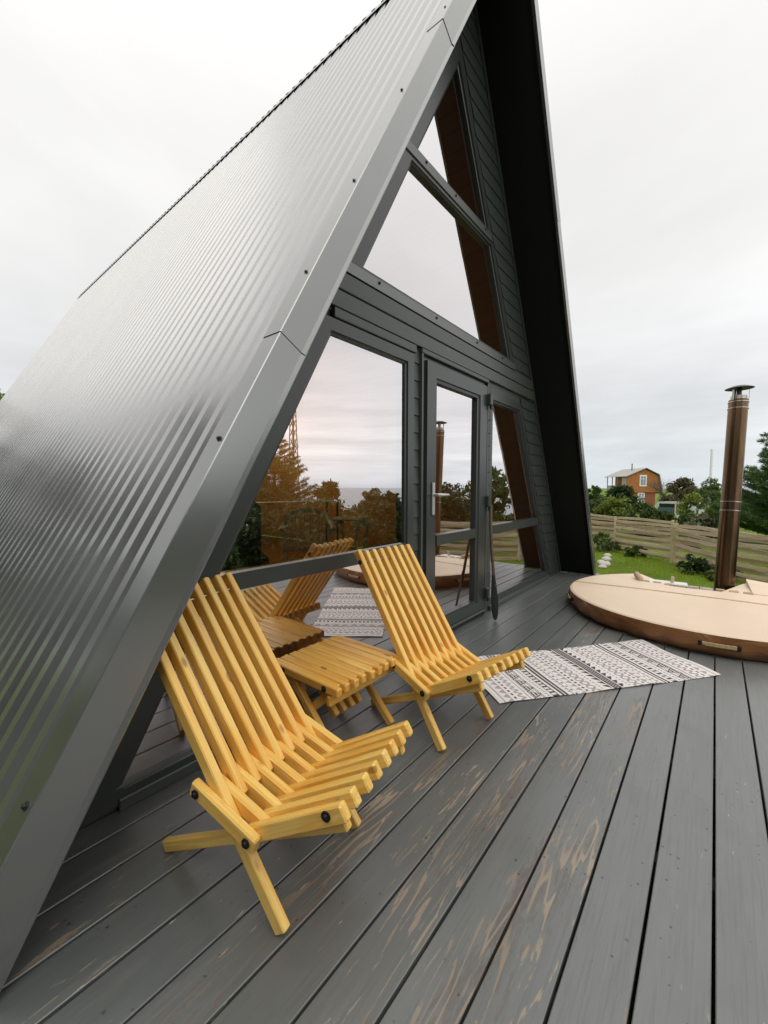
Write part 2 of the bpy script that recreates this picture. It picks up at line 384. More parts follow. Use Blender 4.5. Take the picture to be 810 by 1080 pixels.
mb.add(V, [(i, i + 1, n + i + 1, n + i) for i in range(n - 1)] + [(n + i, n + i + 1, 2 * n + i + 1, 2 * n + i) for i in range(n - 1)])
tag(mb.build('hills', simple('far_hills', (.30, .36, .42), .9)), kind='structure')

# ------------------------------------------------------------------ deck
mb = MB(); P_ = .1412; random.seed(11)
k = -1
y1 = -1.6745 + P_ * 11 + P_ / 2 + P_ / 2
while True:
    ytop = -1.6745 + P_ * (11 - k); ybot = ytop - P_
    if ybot < -3.3: break
    g0 = (random.uniform(0, 50), random.uniform(0, 50), random.uniform(0, 50))
    zt = random.uniform(-.0012, .0012); wj = random.uniform(-.001, .001)
    t_ = min(ytop - .0038 + wj, -.012)
    if t_ - (ybot + .0038) > .03:
        w_ = t_ - (ybot + .0038 + wj)
        mb.beam((-1.6, (t_ + ybot + .0038) / 2, -.016 + zt), (6.02, (t_ + ybot + .0038) / 2, -.016 + zt), (0, 1, 0), w_, .032, .0022, g0)
    k += 1
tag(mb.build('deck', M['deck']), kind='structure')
mb = MB()
for x in np.arange(-1.5, 6.1, .6): mb.box(x, x + .05, -3.25, -.02, -.2, -.034)
mb.box(-1.6, 6.02, -3.28, -3.25, -.9, -.02); mb.box(6.025, 6.05, -3.28, .0, -.9, -.035)
tag(mb.build('deck_joists', M['plinth']), kind='structure')

# ------------------------------------------------------------------ A-frame house
TH = R_(60.92); cT, sT = math.cos(TH), math.sin(TH); tT = sT / cT
XR = 2.9986; HO = 5.4625; HI = 5.2135; YF = -.431; YB = 9.58
house = empty('a_frame_house', (XR, 0, 0))
tag(house, 'dark grey A-frame cabin with glazed front and profiled steel roof reaching the deck', 'house')
def hp(mb, name, m, parent=house, smooth=False):
    o = mb.build(name, m, None, smooth)
    if parent is house: return relparent(o, house)
    o.parent = parent; return o
def side(sg, z, H): return XR + sg * (H - z) / tT
# corrugated outer sheets
def roof_side(sg):
    mb = MB(); per = .1128; prof = []
    y = -.312 - .02
    while y < YB - .02:
        prof += [(y, 0), (y + .036, 0), (y + .047, .022), (y + .089, .022)]; y += per
    prof = [(a, h) for a, h in prof]
    A = Vector((side(sg, 0.02, HO), 0, .02)); B = Vector((XR, 0, HO)); nrm = Vector((sg * sT, 0, cT))
    V = []
    for (yy, h) in prof:
        V.append(A + Vector((0, yy, 0)) + nrm * (h - .0235)); V.append(B + Vector((0, yy, 0)) + nrm * (h - .0235))
    F = [(2 * i, 2 * i + 1, 2 * i + 3, 2 * i + 2) for i in range(len(prof) - 1)]
    if sg > 0: F = [f[::-1] for f in F]
    mb.add(V, F); o = hp(mb, 'roof_panel', M['roof'])
    # deck of the roof: inner lining + soffit
    mb = MB(); a0, a1 = side(sg, 0.0, HI), side(sg, 0.02, HO - .05)
    V = []
    zb = 0.004
    for yy in (YF + .012, -.0):
        V += [(side(sg, zb, HI), yy, zb), (XR, yy, HI)]
    mb.add(V, [(0, 1, 3, 2)] if sg > 0 else [(0, 2, 3, 1)]); hp(mb, 'soffit', M['soffit'])
    mb = MB(); V = []
    HL = HI - .22
    for yy in (.09, YB - .2): V += [(side(sg, zb, HL), yy, zb), (XR, yy, HL)]
    G = [(yy, u, 0) for yy in (0, 9.3) for u in (0, 5)]
    mb.add(V, [(0, 1, 3, 2)] if sg > 0 else [(0, 2, 3, 1)], [(0, 0, 0), (0, 5.4, 0), (9.3, 0, 0), (9.3, 5.4, 0)])
    hp(mb, 'interior_lining', M['interior_planks'])
    return o
# planked interior (visible joints every 12 cm along the slope)
def interior_planks():
    m, t, b = mat('interior_plank_lining'); g = gattr(t)
    se = t.nodes.new('ShaderNodeSeparateXYZ'); t.links.new(g, se.inputs[0])
    row = mth('MULTIPLY', se.outputs[1], 1 / .13, tree=t); fr = mth('FRACT', row, tree=t); fl = mth('FLOOR', row, tree=t)
    cb_ = t.nodes.new('ShaderNodeCombineXYZ'); t.links.new(se.outputs[0], cb_.inputs[0]); t.links.new(mth('MULTIPLY', fr, .13, tree=t), cb_.inputs[1]); t.links.new(mth('MULTIPLY', fl, 3.7, tree=t), cb_.inputs[2])
    n0 = noise(t, mapv(t, cb_.outputs[0], (.9, 10, 1)), 1, 4, .5, .5)
    c = mixc(t, n0, (.52, .31, .10), (.70, .45, .17))
    groove = mth('LESS_THAN', fr, .06, tree=t)
    c = mixc(t, mth('MULTIPLY', groove, .5, tree=t), c, (.36, .18, .05))
    t.links.new(c, b.inputs['Base Color']); b.inputs['Roughness'].default_value = .5; return m
M['interior_planks'] = interior_planks()
roof_side(-1); roof_side(1)
# verge trim in lengths: top flange on the roof plane, fascia, and a turned-out drip lip
def trim(sg, y_front, z0, z1, last=False):
    """one folded length between heights z0..z1 of its outer edge"""
    mb = MB(); nrm = Vector((sg * sT, 0, cT)); tanv = Vector((-sg * cT, 0, sT))
    def onO(z, yy, h=0, dn=0): return Vector((side(sg, z, HO), yy, z)) + nrm * h
    dz = (HO - HI) * cT      # perpendicular thickness
    wt = .105
    secs = [(wt, .0005), (wt - .006, .006), (.004, .0075), (0, .004)]
    th = dz
    prof = [(YF + wt, -.003), (YF + wt - .004, .003), (YF + .003, .003), (YF, 0), (YF, -th + .018), (YF - .007, -th + .004), (YF - .006, -th + .0), (YF + .02, -th)]
    V = []
    for z in (z0, z1):
        base = Vector((side(sg, z, HO), 0, z))
        for (yy, h) in prof: V.append(base + nrm * h + Vector((0, yy, 0)))
    n = len(prof); F = [(i, i + 1, n + i + 1, n + i) for i in range(n - 1)]
    if sg < 0: F = [f[::-1] for f in F]
    mb.add(V, F); return mb
for sg in (-1, 1):
    cuts = [.012 + (.11 if False else 0), 1.70, 3.60, HO - .0]
    first = trim(sg, YF, cuts[0], cuts[1] + .02); o = hp(first, 'verge_trim', M['trim'])
    # overlapping lengths step out 2.5 mm where they meet
    for a, b_ in ((cuts[1], cuts[2] + .02), (cuts[2], cuts[3])):
        mbx = trim(sg, YF, a, b_); off = .0 + (.0025 if a == cuts[1] else .005)
        nn = Vector((sg * sT, 0, cT)) * off + Vector((0, -off, 0)); mbx.v = [tuple(Vector(v) + nn) for v in mbx.v]
        hp(mbx, 'verge_trim', M['trim'])
    for z in (.40, 1.31, 1.97, 2.45, 3.05, 3.75, 4.5):        # screws on the top flange
        c0 = Vector((side(sg, z, HO), YF + .035, z)) + Vector((sg * sT, 0, cT)) * .004; nn = Vector((sg * sT, 0, cT))
        mbs = MB(); mbs.tube([c0, c0 + nn * .002], .010, 10); mbs.tube([c0 + nn * .002, c0 + nn * .008], .0055, 6)
        hp(mbs, 'screw', M['screw'])
    # barge board end grain at the foot, roof edge core
    mbc = MB(); mbc.prism([(side(sg, .006, HI) , .006), (side(sg, .006, HO - .01), .006), (XR + 0, HO - .012 - 0), (XR, HI)] if sg > 0 else [(side(sg, .006, HI), .006), (XR, HI), (XR, HO - .012), (side(sg, .006, HO - .01), .006)], YF + .012, YF + .05)
    hp(mbc, 'barge_board', M['soffit'])
# ridge cap
mb = MB()
for sg in (-1, 1):
    a = Vector((XR, 0, HO + .012)); b_ = a + Vector((sg * cT, 0, -sT)) * .16 + Vector((sg * sT, 0, cT)) * .004
    c_ = b_ - Vector((sg * sT, 0, cT)) * .003
    mb.add([a + Vector((0, YF - .006, 0)), b_ + Vector((0, YF - .006, 0)), b_ + Vector((0, YB, 0)), a + Vector((0, YB, 0)), c_ + Vector((0, YF - .006, 0)), c_ + Vector((0, YB, 0))], [(0, 1, 2, 3), (1, 4, 5, 2)] if sg < 0 else [(3, 2, 1, 0), (2, 5, 4, 1)])
hp(mb, 'ridge_cap', M['trim'])
# inside floor, unseen rear gable left open to light the interior, plinth
mb = MB(); mb.box(.3, 5.7, .12, YB - .1, -.05, .004, axis=1); hp(mb, 'floor', wood('floor_boards', (.22, .12, .05), (.15, .08, .03)))
mb = MB(); mb.box(.2, 5.8, .01, YB - .05, GZ - .1, -.055); hp(mb, 'plinth', M['plinth'])
mb = MB()
mb.prism([(side(-1, 0, HI), 0), (side(1, 0, HI), 0), (side(1, .9, HI), .9), (side(-1, .9, HI), .9)], YB - .2, YB - .1)
mb.prism([(XR - .06, .9), (XR + .06, .9), (XR + .06, 4.9), (XR - .06, 4.9)], YB - .2, YB - .1)
hp(mb, 'unseen_open_gable', M['interior'])
# --- front wall
XW = 2.901; HW = 4.405; HU = 4.367
def wl(z, H=HW): return XW - (H - z) / tT
def wr(z, H=HW): return XW + (H - z) / tT
def lap(name, xa, xb, z0, z1, yf=-.012, pitch=.118, ph=.0, yb=.06):
    mb = MB(); z = math.floor((z0 - ph) / pitch) * pitch + ph
    while z < z1 - 1e-4:
        a, b_ = max(z, z0), min(z + pitch, z1)
        if b_ - a > .004:
            lo = (a - z) / pitch; hi = (b_ - z) / pitch
            ya = yf - .0 + .007 * lo; yb2 = yf + .007 * hi; q = (random.uniform(0, 9), 0, 0)
            g = .004 if a == z else 0
            V = [(xa(a), ya, a + g), (xb(a), ya, a + g), (xb(b_), yb2, b_), (xa(b_), yb2, b_), (xa(a), ya + .022, a + g * .2), (xb(a), ya + .022, a + g * .2), (xb(b_), yb, b_), (xa(b_), yb, b_)]
            mb.add(V, [(0, 1, 2, 3), (4, 5, 1, 0), (3, 2, 6, 7), (0, 3, 7, 4), (1, 5, 6, 2)])
        z += pitch
    return hp(mb, name, M['cladding'])
K = lambda x: (lambda z: x)
lap('cladding', K(2.300), K(2.386), .02, 2.10)
lap('cladding', K(3.456), K(3.548), .02, 2.10)
lap('cladding', lambda z: wr(z, HW) + .085, lambda z: side(1, z, HI) - .002, .02, 2.10)
lap('cladding', lambda z: wr(z, HU) + .085, lambda z: side(1, z, HI) - .002, 2.335, 4.10)
lap('cladding', lambda z: side(-1, z, HI) + .002, lambda z: wl(z, HW) - .11, .02, 2.10)
lap('cladding', lambda z: side(-1, z, HI) + .002, lambda z: wl(z, HU) - .11, 2.335, 4.10)
lap('cladding', lambda z: side(-1, z, HI) + .002, lambda z: min(XW - .002, wl(z, HU + .2)), 4.10, 4.56)
lap('cladding', lambda z: max(XW + .002, wr(z, HU + .2)), lambda z: side(1, z, HI) - .002, 4.10, 4.56)
lap('cladding', lambda z: side(-1, z, HI) + .002, lambda z: side(1, z, HI) - .002, 4.56, 5.19)
# slanted corner board against the right soffit
mb = MB(); mb.add([(side(1, .02, HI) - .055, -.02, .02), (side(1, .02, HI) - .002, -.02, .02), (side(1, 5.0, HI) - .002, -.02, 5.0), (side(1, 5.0, HI) - .055, -.02, 5.0),
  (side(1, .02, HI) - .055, .0, .02), (side(1, 5.0, HI) - .055, .0, 5.0)], [(0, 1, 2, 3), (4, 0, 3, 5)]); hp(mb, 'corner_board', M['cladding'])
# band of two boards above the door line and the flashing above it
mb = MB(); xa = side(-1, 2.2, HI) + .06; xb = side(1, 2.2, HI) - .03
for (a, b_, dy) in ((2.125, 2.222, 0), (2.230, 2.328, .0)):
    mb.beam((xa, .012, (a + b_) / 2), (xb - .05 * (b_ > 2.3), .012, (a + b_) / 2), (0, 0, 1), b_ - a, .07, .004)
hp(mb, 'band_boards', M['casing'])
def flashing(z0, z1, xa, xb, name='sill_flashing', scr=()):
    mb = MB(); V = []
    for x0, x1, y, z in ((xa(z1), xb(z1), .03, z1 + .006), (xa(z1), xb(z1), -.010, z1), (xa(z0), xb(z0), -.013, z0), (xa(z0), xb(z0), .02, z0 - .004)):
        V += [(x0, y, z), (x1, y, z)]
    mb.add(V, [(2 * i, 2 * i + 1, 2 * i + 3, 2 * i + 2) for i in range(3)] ); o = hp(mb, name, M['flash'])
    for x in scr:
        m2 = MB(); zc = (z0 + z1) / 2 + .012; m2.tube([(x, -.011, zc), (x, -.015, zc)], .010, 10); m2.tube([(x, -.015, zc), (x, -.020, zc)], .006, 6)
        q = m2.build('screw', M['screw']); q.parent = o
    return o
flashing(2.345, 2.41, lambda z: side(-1, z, HI) + .02, lambda z: wr(z, HU) + .1, scr=(1.95, 2.6, 3.25, 3.78))
flashing(3.335, 3.40, lambda z: side(-1, z, HI) + .02, lambda z: wr(z, HU) + .06, scr=(2.45, 2.86, 3.38))
mb = MB(); mb.box(side(-1, 2.1, HI) + .05, side(1, 2.1, HI) - .05, .004, .09, 2.04, 2.135); mb.box(wl(3.4, HU) - .1, wr(3.4, HU) + .06, .010, .08, 3.33, 3.40); mb.box(wl(2.4, HU) - .05, wr(2.4, HU) + .05, .002, .07, 2.32, 2.42)
hp(mb, 'header', M['casing'])
mb = MB(); mb.box(.12, 5.885, -.008, .06, -.3, .022); hp(mb, 'skirting_board', M['casing'])
# window frames : outer polygon minus glass polygon, as mitred bars between the two outlines
def ring(mb, outer, inner, y0, y1, yi=None, steps=True):
    """frame between two matching outlines (x,z) with a sloped inner rebate down to the glass"""
    n = len(outer); yi = y1 if yi is None else yi
    def mid(o, i, t): return (o[0] + (i[0] - o[0]) * t, o[1] + (i[1] - o[1]) * t)
    A = [(x, y1, z) for x, z in outer]; B = [(x, y0, z) for x, z in outer]
    Cc = []; D = []; E_ = []
    for o, i in zip(outer, inner):
        m_ = mid(o, i, .80); Cc.append((m_[0], y0, m_[1])); m2 = mid(o, i, .84); D.append((m2[0], y0 + .012, m2[1])); E_.append((i[0], y0 + .016, i[1]))
    G_ = [(x, yi, z) for x, z in inner]
    rows = [A, B, Cc, D, E_, G_]; V = [p for r in rows for p in r]; F = []
    for r in range(len(rows) - 1):
        for i in range(n):
            j = (i + 1) % n; F.append((r * n + i, r * n + j, (r + 1) * n + j, (r + 1) * n + i))
    mb.add(V, F)
def window(outer, inner, y0=-.004, bars=(), pane_y=.034, name='window', mframe='frame'):
    mb = MB(); ring(mb, outer, inner, y0, .08, .06)
    o = hp(mb, name, M[mframe])
    for (poly) in bars:
        m2 = MB(); m2.prism(poly, y0 + .002, .06)
        q = m2.build('mullion', M[mframe]); q.parent = o
    return o
def pane(poly, parent, y=.034):
    mb = MB(); mb.add([(x, y, z) for x, z in poly], [tuple(range(len(poly)))])
    o = mb.build('pane', M['glass']); o.parent = parent; return o
# big left window
zt, zb_ = 1.972, .085
fr = window([(wl(.02) - .11, .02), (2.300, .02), (2.300, 2.055), (wl(2.055) - .11, 2.055)], [(wl(zb_), zb_), (2.213, zb_), (2.213, zt), (wl(zt), zt)],
            bars=[[(wl(.705) + .0, .705), (2.215, .705), (2.215, .782), (wl(.782) + .0, .782)]], y0=-.026)
pane([(wl(.785) - .02, .75), (2.23, .75), (2.23, 1.99), (wl(1.99) - .02, 1.99)], fr, .0)
pane([(wl(.07) - .02, .07), (2.23, .07), (2.23, .74), (wl(.74) - .02, .74)], fr, .0)
# right window
zt, zb_ = 1.955, .10
fr = window([(3.548, .02), (wr(.02) + .085, .02), (wr(2.05) + .085, 2.05), (3.548, 2.05)], [(3.618, zb_), (wr(zb_), zb_), (wr(zt), zt), (3.618, zt)],
            bars=[[(3.616, .715), (wr(.715), .715), (wr(.80), .80), (3.616, .80)]])
pane([(3.60, .75), (wr(.75) + .02, .75), (wr(1.97) + .02, 1.97), (3.60, 1.97)], fr)
pane([(3.60, .08), (wr(.08) + .02, .08), (wr(.74) + .02, .74), (3.60, .74)], fr)
# upper trapezoid and triangle
fr = window([(wl(2.40, HU) - .11, 2.40), (wr(2.40, HU) + .085, 2.40), (wr(3.34, HU) + .085, 3.34), (wl(3.34, HU) - .11, 3.34)], [(wl(2.435, HU), 2.435), (wr(2.435, HU), 2.435), (wr(3.30, HU), 3.30), (wl(3.30, HU), 3.30)])
pane([(wl(2.42, HU) - .02, 2.42), (wr(2.42, HU) + .02, 2.42), (wr(3.32, HU) + .02, 3.32), (wl(3.32, HU) - .02, 3.32)], fr)
fr = window([(wl(3.385, HU) - .11, 3.385), (wr(3.385, HU) + .085, 3.385), (XW, 4.56)], [(wl(3.42, HU), 3.42), (wr(3.42, HU), 3.42), (XW, HU - .02)])
pane([(wl(3.40, HU) - .02, 3.40), (wr(3.40, HU) + .02, 3.40), (XW, HU + .03)], fr)
# casing strips on top of the openings (bright edges) and sills
def strip(x0, x1, z0, z1, y0=-.03, y1=.0, name='casing'):
    mb = MB(); mb.beam((x0, (y0 + y1) / 2, (z0 + z1) / 2), (x1, (y0 + y1) / 2, (z0 + z1) / 2), (0, 0, 1), z1 - z0, y1 - y0, .004); return hp(mb, name, M['casing'])
strip(wl(2.07) - .05, 2.318, 2.062, 2.115, -.034, -.004)
strip(2.388, 3.452, 2.085, 2.118, -.034, -.004)
strip(wl(.05), 2.3, .0, .045, -.035, .0, 'sill'); strip(3.56, wr(.05), .0, .045, -.035, .0, 'sill')
def vstrip(x0, x1, z0, z1, y0=-.03, y1=.02):
    mb = MB(); mb.box(x0, x1, y0, y1, z0, z1, axis=2); return hp(mb, 'casing', M['casing'])
vstrip(2.388, 2.408, .0, 2.084); vstrip(3.436, 3.456, .0, 2.084); vstrip(2.302, 2.312, .04, 2.06, -.016, .02)
# --- door
mb = MB(); ring(mb, [(2.408, .012), (3.436, .012), (3.436, 2.084), (2.408, 2.084)], [(2.47, .03), (3.40, .03), (3.40, 2.04), (2.47, 2.04)], -.008, .08, .07)
dframe = hp(mb, 'door_frame', M['frame'])
door = MB(); ring(door, [(2.452, .03), (3.418, .03), (3.418, 2.052), (2.452, 2.052)], [(2.600, .155), (3.255, .155), (3.255, 1.925), (2.600, 1.925)], -.034, .05, .03)
door = hp(door, 'door', M['frame'])
mb = MB(); mb.prism([(2.602, .722), (3.253, .722), (3.253, .80), (2.602, .80)], -.030, .03); q = mb.build('mullion', M['frame']); q.parent = door
pane([(2.58, .14), (3.27, .14), (3.27, .74), (2.58, .74)], door, .008); pane([(2.58, .78), (3.27, .78), (3.27, 1.945), (2.58, 1.945)], door, .008)
mb = MB()
for (x, z, dz) in ((3.462, 1.885, 0), (3.462, .985, 0), (3.462, .15, 0)):
    mb = MB(); mb.beam((x - .03, -.05, z), (x - .03, -.05, z + .10), (1, 0, 0), .05, .045, .008); mb.tube([(x - .005, -.055, z - .03), (x - .005, -.055, z + .09)], .014, 10)
    q = mb.build('hinge', M['frame']); q.parent = door
mb = MB(); mb.beam((2.528, -.041, .955), (2.528, -.041, 1.195), (1, 0, 0), .034, .014, .005); mb.tube([(2.528, -.045, 1.105), (2.528, -.085, 1.105), (2.545, -.092, 1.105), (2.665, -.088, 1.103)], [.011, .011, .012, .0095], 12)
q = mb.build('handle', M['whitemetal'], smooth=True); q.parent = door
# door weather strip under leaf
mb = MB(); mb.beam((2.45, -.045, .045), (3.42, -.045, .045), (0, 0, 1), .02, .02, .004); q = mb.build('drip_rail', M['frame']); q.parent = door

# ------------------------------------------------------------------ furniture inside, seen through the glass
wick = simple('pale_wicker', (.62, .56, .44), .6)
t = empty('wicker_table', (4.13, 2.36, .004), R_(28)); tag(t, 'pale wicker table with curved legs seen through the big window', 'table')
mb = MB(); mb.beam((-.33, 0, .72), (.33, 0, .72), (0, 1, 0), .46, .025, .01); mb.build('tabletop', wick, t)
for sx in (-1, 1):
    for sy in (-1, 1):
        mb = MB(); mb.tube([(sx * .29, sy * .19, .70), (sx * .31, sy * .2, .55), (sx * .25, sy * .16, .3), (sx * .28, sy * .19, 0)], [.028, .024, .018, .02], 8); mb.build('leg', wick, t, smooth=True)
mb = MB(); mb.beam((-.29, -.2, .655), (.29, -.2, .655), (0, 0, 1), .08, .015, .004); mb.beam((-.29, .2, .655), (.29, .2, .655), (0, 0, 1), .08, .015, .004); mb.build('apron', wick, t)
t = empty('wicker_armchair', (3.45, 2.45, .004), R_(-40)); tag(t, 'pale wicker armchair behind the big window, left of the wicker table', 'armchair')
mb = MB(); mb.beam((-.28, 0, .40), (.28, 0, .40), (0, 1, 0), .5, .06, .02); mb.build('seat', wick, t)
mb = MB(); mb.tube([(-.32, -.22, .62), (-.33, .05, .64), (-.25, .26, .80), (0, .32, .86), (.25, .26, .80), (.33, .05, .64), (.32, -.22, .62)], .035, 10)
for a in np.linspace(-1, 1, 15):
    mb.tube([(a * .27, .25 - .12 * a * a, .42), (a * .28, .29 - .12 * a * a, .82 - .1 * a * a)], .009, 6)
mb.build('backrest', wick, t, smooth=True)
for sx in (-1, 1):
    for sy in (-1, 1):
        mb = MB(); mb.tube([(sx * .27, sy * .22, .63 if sy < 0 else .42), (sx * .28, sy * .23, 0)], .02, 8); mb.build('leg', wick, t)
t = empty('long_table', (3.7, 3.1, .004), R_(-8)); tag(t, 'long narrow table with a pale thin top and dark legs inside the cabin', 'table')
mb = MB(); mb.beam((-.75, 0, .94), (.75, 0, .94), (0, 1, 0), .35, .02, .004); mb.build('tabletop', M['white'], t)
for sx in (-.72, .72):
    for sy in (-.14, .14):
        mb = MB(); mb.beam((sx, sy, 0), (sx, sy, .93), (1, 0, 0), .025, .025, .003); mb.build('leg', M['black'], t)
t = empty('upholstered_chair', (1.75, 1.5, .004), R_(150)); tag(t, 'dark upholstered chair inside the left end of the big window', 'chair')
fab = simple('dark_fabric', (.02, .018, .015), .9)
mb = MB(); mb.beam((-.3, 0, .38), (.3, 0, .38), (0, 1, 0), .55, .16, .05); mb.build('seat', fab, t)
mb = MB(); mb.beam((0, .27, .3), (0, .36, 1.05), (1, 0, 0), .56, .12, .05); mb.build('backrest', fab, t)
for sx in (-1, 1):
    mb = MB(); mb.beam((sx * .3, -.25, .52), (sx * .3, .28, .56), (1, 0, 0), .09, .12, .03); mb.build('armrest', fab, t)
    for sy in (-1, 1):
        mb = MB(); mb.tube([(sx * .25, sy * .22, .3), (sx * .27, sy * .24, 0)], [.022, .015], 8); mb.build('leg', M['table'], t)

lp = empty('interior_fill_lamp', (3.0, 4.4, 2.05)); tag(lp, 'added warm hanging lamp that brightens the cabin interior', 'lamp')  # added fill lamp, no known fixture: brightens the pine interior
mb = MB(); mb.lathe([(.02, .16), (.10, .12), (.17, 0), (.165, 0), (.095, .115), (.0, .14)], n=24); mb.build('fill_lamp_shade', M['black'], lp, smooth=True)
mb = MB(); mb.tube([(0, 0, .14), (0, 0, 2.9)], .006, 6); mb.build('fill_lamp_cord', M['black'], lp)
bm_, bt_, bb_ = mat('bulb_glow'); bb_.inputs['Emission Color'].default_value = (1, .62, .25, 1); bb_.inputs['Emission Strength'].default_value = 12
mb = MB(); mb.lathe([(0, .05), (.035, .03), (.045, 0), (.035, -.03), (0, -.045)], n=16); mb.build('fill_lamp_bulb', bm_, lp, smooth=True)
pl = bpy.data.lights.new('interior_fill_light', 'POINT'); pl.energy = 85; pl.color = (1, .66, .32); pl.shadow_soft_size = .12
po = bpy.data.objects.new('interior_fill_light', pl); col.objects.link(po); po.parent = lp; po.location = (0, 0, -.08)

# ------------------------------------------------------------------ slatted lounge chairs
def slat(name, P, Q, w, d, parent, m, ch=.0035):
    mb = MB(); mb.beam(P, Q, (1, 0, 0), w, d, ch, endch=.004); return mb.build(name, M[m], parent)
def bolt(x, y, z, parent, sg=-1):
    mb = MB(); mb.tube([(x, y, z), (x + sg * .004, y, z)], .0125, 14); mb.tube([(x + sg * .004, y, z), (x + sg * .009, y, z)], [.0085, .006], 8)
    return mb.build('bolt', M['black'], parent)
def make_chair():
    root = empty('lounge_chair', (0, 0, 0))
    PT = .0524; T = .0262; x0 = -.196
    top, foot = (-.593, .815), (0.0, 0.0); b1, b2, b3, tip = (-.268, .312), (-.081, .248), (.150, .390), (.197, .422)
    L_ = lambda p: (p[0], p[1])
    for k in range(8):
        x = x0 + .0131 + PT * k
        j = random.uniform(-.006, .006)
        P = (x, -top[0], top[1] + j)
        if k in (0, 7):
            slat('back_leg_slat', P, (x, -foot[0] - .004, foot[1] + .012), T, .040, root, 'chair')
        else:
            s_ = .26; slat('back_slat', P, (x, .20 - .01, .272), T, .040, root, 'chair')
        dx, dz = tip[0] - b2[0], tip[1] - b2[1]; Ln = math.hypot(dx, dz); dx /= Ln; dz /= Ln
        j2 = random.uniform(-.004, .004)
        slat('seat_slat', (x, -(b2[0] - dx * .03), b2[1] - dz * .03), (x, -(tip[0] + dx * j2) , tip[1] - .012 + dz * j2), T, .042, root, 'chair')
    for k in range(9):
        x = x0 - .0131 + PT * k
        dx, dz = b2[0] - b1[0], b2[1] - b1[1]; Ln = math.hypot(dx, dz); dx /= Ln; dz /= Ln
        e = .026
        slat('seat_link', (x, -(b1[0] - dx * e), b1[1] - dz * e), (x, -(b2[0] + dx * e), b2[1] + dz * e), T - .001, .046, root, 'chair', .005)
    for k in (1, 7):
        x = x0 - .0131 + PT * k
        slat('rear_leg', (x, -.185, .360), (x, .500, .014), T - .002, .036, root, 'chair')
    W1 = x0 + .393 + .0131 + .0131
    for p, xa, xb in ((b1, x0 - .027, W1 + .001), (b2, x0 - .027, W1 + .001), (b3, x0 - .0005, x0 + .394)):
        mb = MB(); mb.tube([(xa + .003, -p[0], p[1]), (xb - .003, -p[0], p[1])], .005, 8); mb.build('rod', M['rod'], root)
        bolt(xa, -p[0], p[1], root, -1); bolt(xb, -p[0], p[1], root, 1)
    mb = MB(); mb.tube([(x0 + .002, .553, .765), (x0 + .391, .553, .765)], .0035, 8); mb.build('rod', M['rod'], root)
    bolt(x0, .553, .765, root, -1)
    return root
def pose(root, fx, fy, a):   # foot of the outer near leg at fx, fy
    v = Vector((math.cos(a), math.sin(a))); root.location = (fx + v.x * .196, fy + v.y * .196, 0); root.rotation_euler = (0, 0, a)
ch1 = make_chair(); pose(ch1, .588, -.811, .21)
tag(ch1, 'yellow pine slatted lounge chair nearest the roof edge, in the foreground', 'lounge chair', 'slatted pine lounge chairs on the deck')
ch2 = copy_tree(ch1); pose(ch2, 1.478, -.748, -.156)
ch2['label'] = 'yellow pine slatted lounge chair beside the door, its seat over the patterned rug'

# ------------------------------------------------------------------ side table
tb = empty('side_table', (1.325, -.27, 0)); tag(tb, 'low slatted pine side table between the two lounge chairs', 'side table')
PT = .0515; x0 = -.22
for k in range(9):
    x = x0 + .0145 + PT * k * .998; mb = MB(); mb.beam((x, .215, .332 + random.uniform(-.001, .001)), (x, -.225 + random.uniform(-.004, .004), .332), (1, 0, 0), .030, .036, .004); mb.build('top_slat', M['table'], tb)
    if k < 8:
        x += PT / 2; mb = MB(); mb.beam((x, .225, .329), (x, -.195, .329), (1, 0, 0), .0195, .036, .003); mb.build('filler_slat', M['table'], tb)
for k in (0, 2, 3, 4, 5, 7):
    x = x0 + .040 + PT * k
    outer = k in (0, 7)
    mb = MB(); mb.beam((x, .13, .318), (x, -.19 if outer else -.075, .013 if outer else .125), (1, 0, 0), .028, .036, .004); mb.build('leg' if outer else 'cross_slat', M['table'], tb)
for k in (1, 7):
    x = x0 + .014 + PT * k
    mb = MB(); mb.beam((x, -.16, .318), (x, .17, .013), (1, 0, 0), .021, .036, .004); mb.build('leg', M['table'], tb)
mb = MB(); mb.beam((x0 + .0, -.172, .285), (x0 + .44, -.172, .285), (0, 0, 1), .045, .022, .004); mb.build('stretcher', M['table'], tb)
mb = MB(); mb.beam((x0 + .0, .15, .285), (x0 + .44, .15, .285), (0, 0, 1), .045, .022, .004); mb.build('stretcher', M['table'], tb)
for y in (-.15, .12): bolt(x0 - .001, y, .332, tb, -1)

